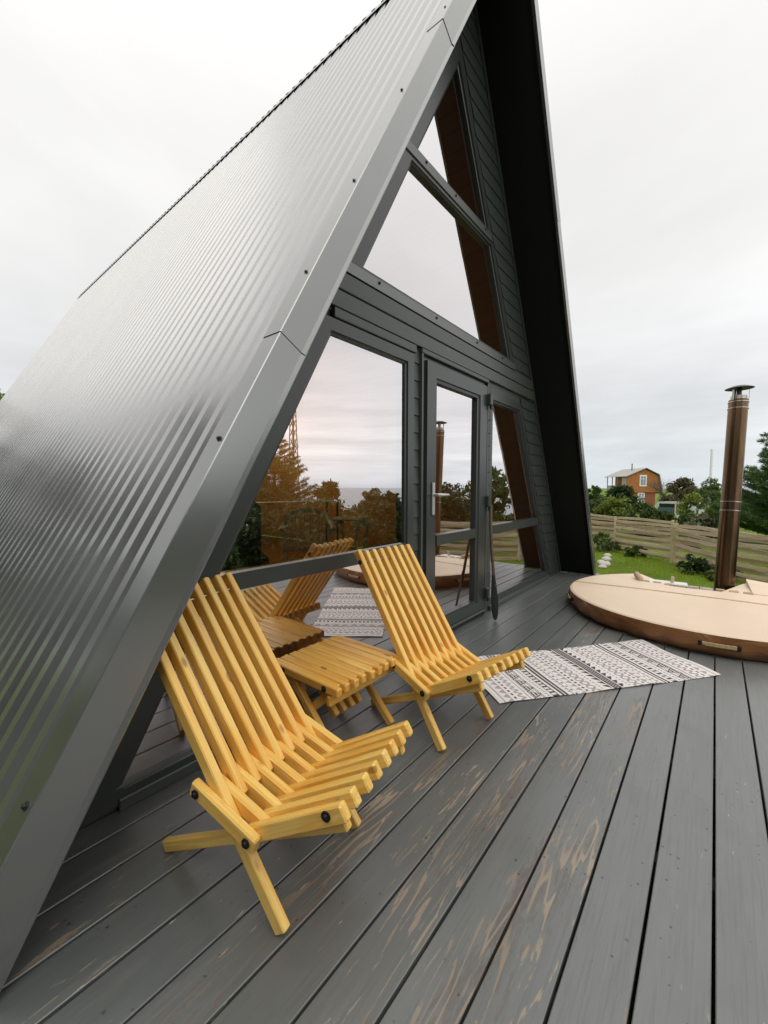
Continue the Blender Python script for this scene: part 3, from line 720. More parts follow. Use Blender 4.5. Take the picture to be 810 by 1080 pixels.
# ------------------------------------------------------------------ rug
def rug_pat(u, v):
    """u along 0..1.5 m, v across 0..0.6 m -> 0 cream, 1 black, 2 grey"""
    half = .75; uu = abs(u - half)          # the design mirrors about its middle band
    def tri(v, p): return abs((v / p) % 1 - .5) * 2
    if uu < .016: return 1 if int(v / .008 + int(uu / .008)) % 2 else 2
    if .020 <= uu < .026: return 1
    if .034 <= uu < .074: return 1 if (uu - .034) < .04 * ((v / .045) % 1) else 0
    if .086 <= uu < .098: return 2 if int(v / .012) % 2 else 0
    if .112 <= uu < .172:                    # lattice of lozenges
        d = abs((uu - .142) / .03); q = tri(v, .05); return 2 if abs(d - q) < .34 else 0
    if .184 <= uu < .196: return 1 if int(v / .016) % 2 else 0
    if .208 <= uu < .258:
        d = (uu - .208) / .05; q = tri(v, .045); return 2 if d < q * .8 else (2 if d > .9 else 0)
    if .268 <= uu < .276: return 1 if int(v / .014) % 3 == 0 else 0
    if .288 <= uu < .312: return 2 if (uu - .288) < .024 * tri(v, .03) else 0
    if .328 <= uu < .340 or .350 <= uu < .368: return 1
    if .384 <= uu < .424: return 1 if (v / .034) % 1 < .38 or (uu - .384) < .006 or uu > .418 else 0
    if .440 <= uu < .452: return 2 if int(v / .01) % 2 else 0
    if .470 <= uu < .540:                    # row of split triangles
        d = (uu - .47) / .07; q = (v / .075) % 1
        if d < .07 or d > .93: return 1
        e = abs(q - .5) * 2
        if abs(d - e) < .10: return 1
        if d < e: return 2 if int(d * 8) % 2 else 0
        return 1 if (int(d * 7) % 2 and e < d - .15) else 0
    if .556 <= uu < .564: return 2
    if .580 <= uu < .620: return 2 if abs((uu - .58) / .04 - tri(v, .04)) < .32 else 0
    if .634 <= uu < .646: return 1 if int(v / .018) % 2 else 0
    if .664 <= uu < .700: return 2 if (uu - .664) < .036 * tri(v, .05) else 0
    if .712 <= uu < .720: return 2
    return 0
LR, WR_ = 1.496, .585; A0 = Vector((2.028, -.782, 0)); ud = Vector((.788, -.616, 0)).normalized(); vd = Vector((.625, .780, 0)); vd = (vd - ud * vd.dot(ud)).normalized()
nu, nv = 374, 146; vs = []; fs = []; mi = []
for i in range(nu + 1):
    for j in range(nv + 1):
        u = LR * i / nu; v = WR_ * j / nv
        zz_ = .004 + .0026 * (1 + math.sin(u * 9 + v * 4)) + .0016 * math.sin(u * 21 - v * 6) + .0012 * math.sin(v * 17 + u * 3)
        edge = .006 * math.sin(u * 7) * (v / WR_); fb = min(1, max(0, (u - 1.25) / .25)); zz_ += .004 * fb * (1 + math.sin(v * 14))
        vs.append(A0 + ud * u + vd * (v + edge) + Vector((0, 0, zz_)))
for i in range(nu):
    for j in range(nv):
        fs.append((i * (nv + 1) + j, (i + 1) * (nv + 1) + j, (i + 1) * (nv + 1) + j + 1, i * (nv + 1) + j + 1)); mi.append(rug_pat(LR * (i + .5) / nu, WR_ * (j + .5) / nv))
mb = MB(); mb.v = [tuple(x) for x in vs]; mb.f = fs; mb.g = mb.v; mb.mi = mi
rug = mb.build('rug', [simple('rug_cream', (.80, .76, .73), .95, var=.06, scale=90, bumpk=.3), simple('rug_black', (.07, .06, .065), .95, scale=90), simple('rug_grey', (.40, .36, .35), .95, scale=90)], smooth='all')
tag(rug, 'cream woven rug with black and grey geometric bands lying on the deck', 'rug')
sol = rug.modifiers.new('thick', 'SOLIDIFY'); sol.thickness = .003; sol.offset = -1

# ------------------------------------------------------------------ paddle
pd = empty('paddle', (3.316, -.19, 0)); tag(pd, 'worn wooden paddle with black blade leaning beside the door hinges', 'paddle')
B0 = Vector((0, 0, 0.01)); T0 = Vector((3.47 - 3.316, .19 - .055, 1.0)); dirv = (T0 - B0)
mb = MB(); pts = [B0 + dirv * t_ + Vector((.012 * math.sin(t_ * 7), 0, 0)) for t_ in np.linspace(.28, 1, 10)]
mb.tube(pts, [.014, .0135, .0135, .013, .013, .013, .013, .013, .014, .016], 10)
shaftm = simple('worn_shaft', (.09, .055, .03), .45, var=.5, scale=14); mb.build('shaft', shaftm, pd, smooth=True)
mb = MB(); prof = [(0, .012), (.03, .024), (.10, .032), (.2, .032), (.28, .026), (.34, .018), (.38, .013)]
rows = []
for a, hw in prof:
    c_ = B0 + dirv * a; wv = Vector((.75, -.66, 0)); nv_ = Vector((.66, .75, 0)); th_ = .006 + .006 * (a > .3)
    for k in range(10):
        an = 2 * math.pi * k / 10; rows.append(c_ + wv * hw * math.cos(an) + nv_ * th_ * math.sin(an))
F = [(r * 10 + i, r * 10 + (i + 1) % 10, (r + 1) * 10 + (i + 1) % 10, (r + 1) * 10 + i) for r in range(len(prof) - 1) for i in range(10)] + [tuple(range(9, -1, -1))]
mb.add(rows, F); mb.build('blade', M['black'], pd, smooth=True)

# ------------------------------------------------------------------ hot tub with its cover
TX, TY, TR, TZ = 4.60, -1.58, 1.08, .165
def vinyl(name, c, fold=0):
    m, t, b = mat(name); o = objc(t)
    v = noise(t, o, 3, 5, .6); t.links.new(mixc(t, v, tuple(x * .88 for x in c), tuple(min(1, x * 1.08) for x in c)), b.inputs['Base Color'])
    b.inputs['Roughness'].default_value = .5 if fold == 0 else .33
    if fold:
        bump(t, b, noise(t, mapv(t, o, (1, 1, 2.2)), 5, 3, .45, .6), .8, .03)
    else: bump(t, b, noise(t, o, 300, 2), .15, .002)
    return m
tub = empty('hot_tub', (TX, TY, 0)); tag(tub, 'round sunken hot tub under a tan padded cover with brown skirt', 'hot tub')
n = 96; CH = .40    # chord where the hatch begins (x offset)
mb = MB(); ring_pts = []
for k in range(n):
    a = 2 * math.pi * k / n; ring_pts.append((TR * math.cos(a), TR * math.sin(a)))
# outline with the hatch notch cut out beyond the chord
ny0, ny1 = -.36, .50     # notch extent in y
out = []
for k in range(n * 2):
    a = 2 * math.pi * k / (n * 2); x, y = TR * math.cos(a), TR * math.sin(a)
    if x > CH and -.33 < y < .59: continue
    out.append((x, y, a))
# start just after notch top, go round, finish just before notch bottom
out.sort(key=lambda q: q[2])
poly = [(x, y) for x, y, a in out]
poly = poly + [(1.02, -.325), (CH + .02, ny0), (CH - .05, .16), (CH, ny1), (.90, .585)]
def crown(x, y, z=TZ): return z + .012 * (1 - (x * x + y * y) / TR ** 2)
# top as a fine fan of rings toward the seam so that it can carry a shallow seam groove
m_ = len(poly); lv = [1.0, .985, .8, .6, .4, .2]
V = []
for s_ in lv:
    for (x, y) in poly:
        cx, cy = -.1, 0; xx, yy = cx + (x - cx) * s_, cy + (y - cy) * s_
        V.append((xx, yy, crown(xx, yy) - (.008 if s_ == 1 else 0)))
V.append((-.1, 0, crown(-.1, 0)))
F = [(r * m_ + i, r * m_ + (i + 1) % m_, (r + 1) * m_ + (i + 1) % m_, (r + 1) * m_ + i) for r in range(len(lv) - 1) for i in range(m_)]
F += [((len(lv) - 1) * m_ + i, (len(lv) - 1) * m_ + (i + 1) % m_, len(V) - 1) for i in range(m_)]
mb.add(V, F); cover = mb.build('cover', vinyl('tan_vinyl', (.80, .63, .47)), tub)
# centre fold welt
mb = MB(); pts = []
for i in range(24):
    y = -1.06 + 2.12 * i / 23; xx = .03 + .04 * (-y); r2 = xx * xx + y * y
    if r2 < TR * TR: pts.append((xx, y, crown(xx, y) + .0015))
mb.tube(pts, .007, 6); q = mb.build('seam', vinyl('seam_vinyl', (.55, .40, .26)), cover)
# small dark specks (fallen seeds) printed in as a dimple pair
# skirt
mb = MB(); V = []; zl = [TZ - .010, TZ - .03, .085, .045, .012]; rr = [1.0, 1.004, 1.012, 1.0, .965]
nn_ = 360; random.seed(5); ph = [random.uniform(0, 6.28) for _ in range(8)]
for zi, (z, r) in enumerate(zip(zl, rr)):
    for k in range(nn_):
        a = 2 * math.pi * k / nn_
        am = (0, .002, .011, .017, .006)[zi]
        w_ = am * (math.sin(23 * a + ph[0] + zi * .7) * .5 + math.sin(41 * a + ph[1] - zi * .9) * .3 + math.sin(9 * a + ph[2]) * .7)
        V.append(((TR * r + w_) * math.cos(a), (TR * r + w_) * math.sin(a), z + (.004 * math.sin(17 * a + ph[3]) if 0 < zi < 4 else 0)))
F = []
for r in range(len(zl) - 1):
    for k in range(nn_):
        a = 2 * math.pi * (k + .5) / nn_; x, y = TR * math.cos(a), TR * math.sin(a)
        if x > CH and -.33 < y < .59: continue
        F.append((r * nn_ + k, (r + 1) * nn_ + k, (r + 1) * nn_ + (k + 1) % nn_, r * nn_ + (k + 1) % nn_))
mb.add(V, F); skirt = mb.build('skirt', vinyl('brown_vinyl_skirt', (.21, .088, .028), 1), tub, smooth='all')
def handle(a):
    mb = MB(); pts = [Vector(((TR + .018) * math.cos(a + t_), (TR + .018) * math.sin(a + t_), .095)) for t_ in np.linspace(-.085, .085, 7)]
    for i in range(6): mb.beam(pts[i], pts[i + 1], (0, 0, 1), .026, .008, .002)
    h = mb.build('handle', vinyl('handle_strap', (.50, .36, .2)), skirt)
    for t_ in (-.095, .095):
        m2 = MB(); c_ = Vector(((TR + .016) * math.cos(a + t_), (TR + .016) * math.sin(a + t_), .078)); m2.beam(c_, c_ + Vector((0, 0, .034)), (math.cos(a), math.sin(a), 0), .022, .02, .004); q = m2.build('handle_clip', M['black'], skirt)
handle(R_(186)); handle(R_(112))
# wooden staves of the tub rim showing in the notch
for i in range(9):
    y = ny0 + .03 + i * (ny1 - ny0 - .05) / 8; xx = CH + .045 - (.05 if -.1 < y < .35 else 0)
    mb = MB(); mb.beam((xx, y - .036, .160 + random.uniform(-.004, .008)), (xx, y + .036, .160), (1, 0, 0), .045, .05, .006); mb.build('rim_stave', M['greywood'], tub)
for (x, y, dx_, dy_) in ((CH + .06, ny0 - .0, .20, 0), (CH + .12, ny1 - .0, .16, 0)):
    mb = MB(); mb.beam((x, y, .135), (x + dx_, y, .135), (0, 1, 0), .035, .06, .006); mb.build('rim_stave', M['greywood'], tub)
mb = MB(); mb.lathe([(.0, .03), (.40, .03)], n=32); mb.v = [(x + .72, y + .05, z) for x, y, z in mb.v]; mb.build('stove_well', M['plinth'], tub)
mb = MB(); mb.lathe([(1.03, -.85), (1.03, .0), (1.0, .0)], n=64); mb.build('tub_body', M['greywood'], tub)
# folded-back half of the hatch on the right
mb = MB(); hx = CH + .02
hp_ = [(CH + .05, ny0 - .002), (1.0, -.335), (.90, -.56), (.62, -.84), (CH + .02, -.95)]
V = [(x, y, TZ - .005) for x, y in hp_] + [(x, y, TZ + .012 + .04 * (x - CH) / .6) for x, y in hp_]
mb.add(V, [(4, 3, 2, 1, 0), (5, 6, 7, 8, 9)] + [(i, (i + 1) % 5, (i + 1) % 5 + 5, i + 5) for i in range(5)])
mb.build('hatch_cover', cover.data.materials[0], tub)
# things lying by the notch
mb = MB(); mb.beam((5.03, -1.06, .185), (5.20, -.99, .215), (0, 0, 1), .055, .05, .012); tag(mb.build('wood_block', M['greywood'], origin=(5.03, -1.06, .16)), 'weathered wood block standing at the left end of the tub notch', 'wood block')
t = empty('white_lid', (5.16, -1.28, .15)); tag(t, 'white plastic lid with a stub handle lying in the tub notch', 'lid')
mb = MB(); mb.beam((-.02, .17, .012), (-.0, -.17, .012), (1, 0, 0), .15, .022, .006); mb.build('panel', M['white'], t)
mb = MB(); mb.beam((-.01, -.04, .02), (-.01, -.045, .085), (1, 0, 0), .03, .03, .005); mb.build('handle', M['greywood'], t)

# ------------------------------------------------------------------ stove chimney
cp_ = empty('stove_chimney', (5.41, -1.74, .05)); tag(cp_, 'tall brown reflective steel stove flue rising from the hot tub notch', 'chimney')
lean = Vector((.205, -.045, 2.10)); a_ = lean.normalized()
m, t_, b = mat('heat_tinted_steel'); o_ = objc(t_)
v = noise(t_, mapv(t_, o_, (3, 3, .7)), 1.5, 4, .6); t_.links.new(ramp(t_, v, [(.3, (.10, .06, .035)), (.55, (.18, .11, .06)), (.8, (.33, .22, .12))]), b.inputs['Base Color'])
b.inputs['Metallic'].default_value = 1; b.inputs['Roughness'].default_value = .27
bump(t_, b, noise(t_, mapv(t_, o_, (2, 2, .8)), 3, 2), .3, .01); M['flue'] = m
rad = .084
mb = MB(); mb.tube([a_ * 0, a_ * .92], [rad, rad * .985], 40); mb.build('flue_section', M['flue'], cp_, smooth=True)
mb = MB(); mb.tube([a_ * .92, a_ * 2.02], [rad * .97, rad * .97], 40); mb.build('flue_section', M['flue'], cp_, smooth=True)
for h in (.88, .97, 1.93, 1.995):
    mb = MB(); mb.tube([a_ * (h - .005), a_ * (h + .005)], rad * 1.025, 40); mb.build('clamp_band', M['steelband'], cp_, smooth=True)
mb = MB()
mb.tube([a_ * 2.02, a_ * 2.06], rad * .80, 32); mb.build('flue_mouth', M['steelband'], cp_, smooth=True)
cap = MB(); cap.lathe([(0, .035), (.06, .026), (.116, .004), (.120, .0), (.115, -.002), (0, .004)], n=40)
q_ = a_ * 2.14; cap.v = [(x + q_.x, y + q_.y, z + q_.z) for x, y, z in cap.v]; capo = cap.build('rain_cap', M['screw'], cp_, smooth=True)
for k in range(3):
    an = k * 2.1 + .4; m2 = MB(); p1 = a_ * 2.02 + Vector((math.cos(an), math.sin(an), 0)) * rad * .95; m2.beam(p1, p1 + a_ * .125, (math.sin(an), -math.cos(an), 0), .02, .004, .001); q = m2.build('cap_bracket', M['steelband'], capo)
m2 = MB(); m2.tube([a_ * 2.03, a_ * 2.14], .022, 10); m2.build('cap_stem', M['screw'], capo)

# ------------------------------------------------------------------ woven board fences
def fence(pts, label, seed, top=.22, rows_=9, bayl=1.9):
    random.seed(seed)
    root = empty('woven_fence', (pts[0][0], pts[0][1], GZ)); tag(root, label, 'fence')
    P = [Vector((x, y, 0)) for x, y in pts]; ps = [P[0]]
    for a, b in zip(P, P[1:]):
        n_ = max(1, round((b - a).length / bayl))
        for i in range(1, n_ + 1): ps.append(a.lerp(b, i / n_))
    O = Vector(root.location)
    for i, p in enumerate(ps):
        g_ = terr(p.x, p.y); mb = MB(); hh = top + random.uniform(-.02, .10)
        mb.beam(Vector((p.x, p.y, g_ - .1)) - O, Vector((p.x, p.y, hh)) - O, (1, 0, 0), .07, .07, .006); mb.build('post', M['greywood'], root)
    for i in range(len(ps) - 1):
        a, b = ps[i], ps[i + 1]; d = b - a; Ln = d.length; d.normalize(); nn = Vector((-d.y, d.x, 0)); mb = MB()
        ga = terr(a.x, a.y)
        hrow = (top - ga - .04) / rows_
        for r in range(rows_):
            sgn = 1 if (r + i) % 2 else -1
            bow = sgn * random.uniform(.04, .07); lift = .12 if (i < 4 and rows_ == 11) else 0; zc = ga + .05 + (hrow + lift / rows_) * (r + .5) + random.uniform(-.012, .012); tilt = random.uniform(-.03, .03); hh = hrow * random.uniform(.70, .90)
            ns = 12; g0 = (random.uniform(0, 30), random.uniform(0, 30), random.uniform(0, 30)); V = []; G = []
            for s_ in range(ns + 1):
                u = s_ / ns; off = bow * math.sin(math.pi * u) + sgn * .012; zz_ = zc + tilt * (u - .5) + .012 * math.sin(u * 5 + r * 2 + i)
                c_ = a + d * (Ln * u - .0) + nn * off
                for (dn, dz) in ((-.011, -hh / 2), (.011, -hh / 2), (.011, hh / 2), (-.011, hh / 2)):
                    V.append(Vector((c_.x, c_.y, zz_)) + nn * dn + Vector((0, 0, dz)) - O); G.append((g0[0] + Ln * u, g0[1] + dz, g0[2] + dn))
            F = [(4 * s_ + q, 4 * s_ + (q + 1) % 4, 4 * s_ + 4 + (q + 1) % 4, 4 * s_ + 4 + q) for s_ in range(ns) for q in range(4)] + [(3, 2, 1, 0), (4 * ns, 4 * ns + 1, 4 * ns + 2, 4 * ns + 3)]
            mb.add(V, F, G)
        mb.build('woven_panel', M['greywood'], root)
    return root
fence([(21, 8.2), (17.6, 4.1), (13.85, -.75)], 'weathered woven board fence running left from the corner, below the cottage', 2, .24, 11)
fence([(13.75, -.85), (12.2, -1.85), (11.4, -2.6), (10.75, -3.6), (10.15, -4.8)], 'weathered woven board fence running right from the corner, behind the flue', 4, .18, 10)

# ------------------------------------------------------------------ vegetation
def leaves(rs, centers, radii, per, size, squash=.8, elong=2.0, shell=.55, up=.0):
    """numpy leaf quads scattered through clumps"""
    cs = np.repeat(np.asarray(centers, float), per, 0); rad_ = np.repeat(np.asarray(radii, float), per)
    n_ = len(cs); d = rs.normal(size=(n_, 3)); d /= np.linalg.norm(d, axis=1)[:, None]
    r = rad_ * (shell + (1 - shell) * rs.random(n_)) * np.clip(rs.normal(.95, .14, n_), .4, 1.35)
    p = cs + d * r[:, None] * np.array([1, 1, squash])
    a = rs.normal(size=(n_, 3)) + d * .6; a[:, 2] += up; a /= np.linalg.norm(a, axis=1)[:, None]
    b = np.cross(a, rs.normal(size=(n_, 3))); b /= np.linalg.norm(b, axis=1)[:, None] + 1e-9
    s = size * (.6 + .8 * rs.random(n_))[:, None]
    q = np.stack([p - a * s * elong * .5, p + b * s * .5 - a * s * .05, p + a * s * elong * .5, p - b * s * .5 - a * s * .05], 1)
    clump = np.repeat(rs.random(len(centers)), per); g = np.stack([np.clip(clump * .55 + rs.random(n_) * .45, 0, 1), rs.random(n_) ** 3, rs.random(n_)], 1)
    return q.reshape(-1, 3), np.repeat(g, 4, 0)
def quadmesh(name, V, G, m, parent=None, loc=None):
    n_ = len(V) // 4; me = bpy.data.meshes.new(name)
    me.vertices.add(len(V)); me.vertices.foreach_set('co', V.astype(np.float32).ravel())
    me.loops.add(n_ * 4); me.loops.foreach_set('vertex_index', np.arange(n_ * 4, dtype=np.int32))
    me.polygons.add(n_); me.polygons.foreach_set('loop_start', np.arange(0, n_ * 4, 4, dtype=np.int32)); me.polygons.foreach_set('loop_total', np.full(n_, 4, np.int32))
    at = me.attributes.new('g', 'FLOAT_VECTOR', 'POINT'); at.data.foreach_set('vector', G.astype(np.float32).ravel())
    me.materials.append(m); me.update(calc_edges=True)
    o = bpy.data.objects.new(name, me); col.objects.link(o)
    if parent is not None: o.parent = parent
    if loc is not None: o.location = loc
    return o
def tree(name, x, y, h, w, label, cat, m='leaf_mid', seed=0, trunk=.25, nclump=60, per=70, leaf=.09, group=None, squash=.85, low=.25, z=None):
    rs = np.random.default_rng(seed + 100); random.seed(seed)
    z0 = terr(x, y) if z is None else z
    root = empty(name, (x, y, z0)); tag(root, label, cat, group)
    mb = MB(); tr = max(.03, h * .022); ts = [Vector((0, 0, -.1))]; p = Vector((0, 0, 0))
    for i in range(1, 7): p = Vector((random.uniform(-1, 1) * w * .03 * i, random.uniform(-1, 1) * w * .03 * i, h * .8 * i / 6)); ts.append(p)
    mb.tube(ts, [tr * (1 - .13 * i) for i in range(7)], 8)
    cl = []; ra = []
    for k in range(nclump):
        u = random.random(); zz_ = h * (low + (1 - low) * u * .93); prof = math.sin(math.pi * min(1, (.12 + .88 * (u * .92 + .04)))) ** .6
        rr_ = w * .5 * prof * math.sqrt(random.random()) * random.uniform(.75, 1.1); an = random.uniform(0, 2 * math.pi)
        c_ = (rr_ * math.cos(an), rr_ * math.sin(an), zz_); cl.append(c_); ra.append(w * random.uniform(.09, .17))
        if k % 3 == 0:
            base = ts[min(6, max(1, int(6 * max(.1, (zz_ / h - .15)))))]
            mb.tube([base, base.lerp(Vector(c_), .5) + Vector((0, 0, .05 * w)), Vector(c_)], [tr * .4, tr * .25, tr * .08], 5, cap=False)
    mb.build('trunk', M['bark'], root, smooth='all')
    V, G = leaves(rs, cl, ra, per, leaf, squash); quadmesh('crown', V, G, M[m], root)
    return root
def pine(x, y, h, w, label, seed, z=None, dens=1.0, m='needle', base=.08, group=None):
    rs = np.random.default_rng(seed); random.seed(seed); z0 = terr(x, y) if z is None else z
    root = empty('pine_tree', (x, y, z0)); tag(root, label, 'pine tree', group)
    mb = MB(); mb.tube([(0, 0, -.1), (.02, 0, h * .5), (0, 0, h)], [h * .02, h * .012, h * .003], 8)
    pos = []; dirs = []
    nl = int(h * 4.2)
    for i in range(nl):
        u = i / nl; zz_ = h * (base + (1 - base) * u); L0 = w * .5 * (1 - u) ** .75 * random.uniform(.8, 1.1) + .12
        nb = random.randint(5, 7); ph0 = random.uniform(0, 6.28)
        for b in range(nb):
            an = ph0 + b * 2 * math.pi / nb + random.uniform(-.25, .25); Lb = L0 * random.uniform(.65, 1.12)
            d = Vector((math.cos(an), math.sin(an), 0)); p0 = Vector((0, 0, zz_)); pts = [p0 + d * Lb * t_ + Vector((0, 0, Lb * (.10 * t_ + .28 * t_ * t_))) for t_ in (0, .35, .7, 1)]
            mb.tube(pts, [h * .005, h * .0035, h * .002, h * .001], 4, cap=False)
            nside = max(2, int(Lb / .16))
            for s_ in range(nside):
                t_ = .2 + .8 * (s_ + random.random()) / nside; q = p0 + d * Lb * t_ + Vector((0, 0, Lb * (.10 * t_ + .28 * t_ * t_)))
                for sg in (-1, 1):
                    sd_ = (Vector((-d.y, d.x, 0)) * sg * (1 - t_ * .6) + d * (.5 + t_)).normalized() + Vector((0, 0, .25)); ln = Lb * .30 * (1.1 - t_ * .5)
                    kk = max(3, int(ln / .07))
                    for j in range(kk):
                        pos.append(q + sd_ * ln * (j + random.random()) / kk); dirs.append(sd_)
    mb.build('trunk', M['bark'], root, smooth='all')
    pos = np.array([tuple(p) for p in pos]); dirs = np.array([tuple(p) for p in dirs]); per = max(2, int(7 * dens))
    P = np.repeat(pos, per, 0); D = np.repeat(dirs, per, 0); n_ = len(P)
    a = D + rs.normal(size=(n_, 3)) * .65; a[:, 2] += .25; a /= np.linalg.norm(a, axis=1)[:, None]; b = np.cross(a, rs.normal(size=(n_, 3))); b /= np.linalg.norm(b, axis=1)[:, None] + 1e-9
    P = P + rs.normal(size=(n_, 3)) * .03; ln = (.10 + .06 * rs.random(n_))[:, None] * max(1, h / 6); wd = .011 * max(1, h / 5)
    q = np.stack([P, P + a * ln * .5 + b * wd, P + a * ln, P + a * ln * .5 - b * wd], 1)
    cl = np.repeat(rs.random(len(pos)), per); g = np.stack([cl * .6 + .4 * rs.random(n_), rs.random(n_) ** 4, cl], 1)
    quadmesh('crown', q.reshape(-1, 3), np.repeat(g, 4, 0), M[m], root)
    return root
# right of the house, beyond the fence
pine(19.6, -3.75, 4.25, 4.2, 'dense green pine at the right edge behind the fence', 21, dens=2.4)
tree('shrub', 29.8, 3.0, 2.35, 2.5, 'dark green bush below the left side of the orange cottage', 'shrub', 'leaf_dark', 3, nclump=50, per=90, leaf=.10, low=.05)
for i, (x, y, h, w_, m_, lab) in enumerate([
    (22.2, 2.95, 1.55, 1.5, 'leaf_mid', 'low light green bush rising over the fence beside the roof edge'),
    (21.6, 1.94, 1.65, 1.7, 'leaf_bright', 'yellow-green bush just over the fence, left of the tall fence post'),
    (20.2, .48, 1.45, 1.8, 'leaf_mid', 'low green bush over the fence below the cottage door'),
    (26.5, 3.9, 2.35, 1.1, 'leaf_mid', 'tall loose bush next to the dark roof edge'),
    (30.2, -.7, 1.9, 1.9, 'leaf_bright', 'bright green round shrub left of the thin white pole'),
    (20.4, -1.6, 1.15, 1.2, 'leaf_pale', 'pale leafy shrub behind the fence, left of the flue'),
    (16.85, -1.0, .95, .8, 'leaf_pale', 'pale low shrub against the fence behind the flue'),
    (38.5, -1.5, 3.2, 1.8, 'leaf_mid', 'green shrub between the flue and the pine'),
    (24.9, -.7, .85, 1.3, 'leaf_mid', 'low green shrub in front of the bright round shrub')]):
    tree('shrub', x, y, h, w_, lab, 'shrub', m_, 40 + i, nclump=34, per=80, leaf=.08, low=.05)
tree('leafy_tree', 47, .8, 3.6, 3.3, 'brownish green round tree to the right of the cottage', 'tree', 'leaf_olive', 9, nclump=60, per=90, leaf=.12, low=.15)
tree('leafy_tree', 63.5, -.9, 2.3, 4.6, 'distant olive green tree behind the thin white pole', 'tree', 'leaf_mid', 19, nclump=60, per=60, leaf=.16, low=.05)
tree('leafy_tree', 68, 2.6, 2.6, 5, 'far green tree low behind the right side of the cottage', 'tree', 'leaf_olive', 39, nclump=50, per=60, leaf=.16, low=.02)
tree('leafy_tree', 55, 9.6, 2.0, 3.4, 'distant green tree left of the cottage porch', 'tree', 'leaf_mid', 29, nclump=60, per=60, leaf=.16, low=.05)
# bare tree
bt = empty('bare_tree', (53.5, 2.3, terr(53.5, 2.3))); tag(bt, 'leafless grey tree between the cottage and the brownish tree', 'tree'); random.seed(8)
def branch(mb, p, d, ln, r, depth):
    q = p + d * ln; mb.tube([p, p.lerp(q, .5) + Vector((random.uniform(-1, 1), random.uniform(-1, 1), 0)) * ln * .06, q], [r, r * .8, r * .6], 4, cap=False)
    if depth == 0: return
    for k in range(3):
        nd_ = (d + Vector((random.uniform(-1, 1), random.uniform(-1, 1), random.uniform(-.2, .6))) * .75).normalized(); branch(mb, p.lerp(q, random.uniform(.5, 1)), nd_, ln * random.uniform(.6, .82), r * .6, depth - 1)
mb = MB(); branch(mb, Vector((0, 0, 0)), Vector((0, 0, 1)), 1.7, .09, 0); mb.build('trunk', M['twig'], bt)
mb = MB()
for k in range(4): branch(mb, Vector((0, 0, 1.0 + .2 * k)), Vector((random.uniform(-1, 1), random.uniform(-1, 1), 1)).normalized(), 1.3, .055, 4)
mb.build('crown', M['twig'], bt)
# seaward side (seen in the window reflections)
pine(11.0, -13.6, 4.75, 3.5, 'tall pine on the seaward slope, reflected in the big window', 31, dens=1.6)
for i, (x, y, h, w_, m_, lab) in enumerate([
    (11.3, -10.3, 2.3, 1.6, 'leaf_mid', 'upright bush seaward of the deck, beside the pine'),
    (12.4, -9.0, 2.2, 1.2, 'leaf_pale', 'loose pale bush seaward of the deck, reflected beside the window edge'),
    (14.5, -10.0, 1.35, 4.5, 'leaf_dark', 'broad dark bush on the seaward slope'),
    (12.3, -6.2, 2.0, 2.0, 'leaf_dark', 'bush behind the fence reflected in the door glass'),
    (14.2, -6.3, 1.7, 3.4, 'leaf_dark', 'dark hedge bush reflected beside the door frame'),
    (12.6, -4.2, 2.9, 1.9, 'leaf_mid', 'slim young tree behind the fence, reflected in the right window'),
    (9.5, -11.5, 1.7, 3.6, 'leaf_dark', 'dark bush at the foot of the seaward pine'),
    (7.0, -12.5, 1.9, 4.2, 'leaf_dark', 'dark bush on the slope below the pine'),
    (16.8, -8.0, 2.1, 3.6, 'leaf_dark', 'dark bush behind the hedge seaward of the fence'),
    (10.1, -6.6, 1.75, 2.6, 'leaf_dark', 'dark bush at the seaward end of the woven fence'),
    (8.1, -7.2, 1.6, 2.8, 'leaf_dark', 'second dark bush along the seaward edge of the lawn'),
    (6.2, -8.0, 1.6, 2.8, 'leaf_dark', 'third dark bush along the seaward edge of the lawn'),
    (4.0, -8.6, 1.8, 3.0, 'leaf_dark', 'dark bush straight out from the deck'),
    (1.6, -9.0, 2.0, 3.2, 'leaf_dark', 'dark bush out from the deck, towards the roof side'),
    (9.0, -9.2, 1.5, 3.0, 'leaf_dark', 'dark bush just below the pine')]):
    tree('shrub', x, y, h, w_, lab, 'shrub', m_, 70 + i, nclump=36, per=80, leaf=.09, low=.03)
# behind the house to the left: reflected in the steel roof, one crown peeks past the rear verge
for i, (x, y, h, w_) in enumerate([(2.1, 19.5, 6.3, 3.6), (-1.6, 18.5, 6.6, 5), (-5.2, 17.5, 5.6, 5), (-9, 16, 6.2, 6), (-13, 14, 5.6, 6), (5, 22, 4.6, 5), (-16.5, 10, 6, 6)]):
    tree('leafy_tree', x, y, h, w_, ('olive tree whose crown shows at the left edge beyond the roof', 'dense tree behind the cabin, second from its rear corner', 'broad tree behind the cabin, third from its rear corner', 'tall tree left behind the cabin', 'round tree far left of the cabin', 'low tree straight behind the cabin', 'leftmost tree beside the cabin')[i], 'tree', ('leaf_bright', 'leaf_mid', 'leaf_dark')[min(i, 1) + (i % 2)], 90 + i, nclump=46, per=60, leaf=.15, low=.12)

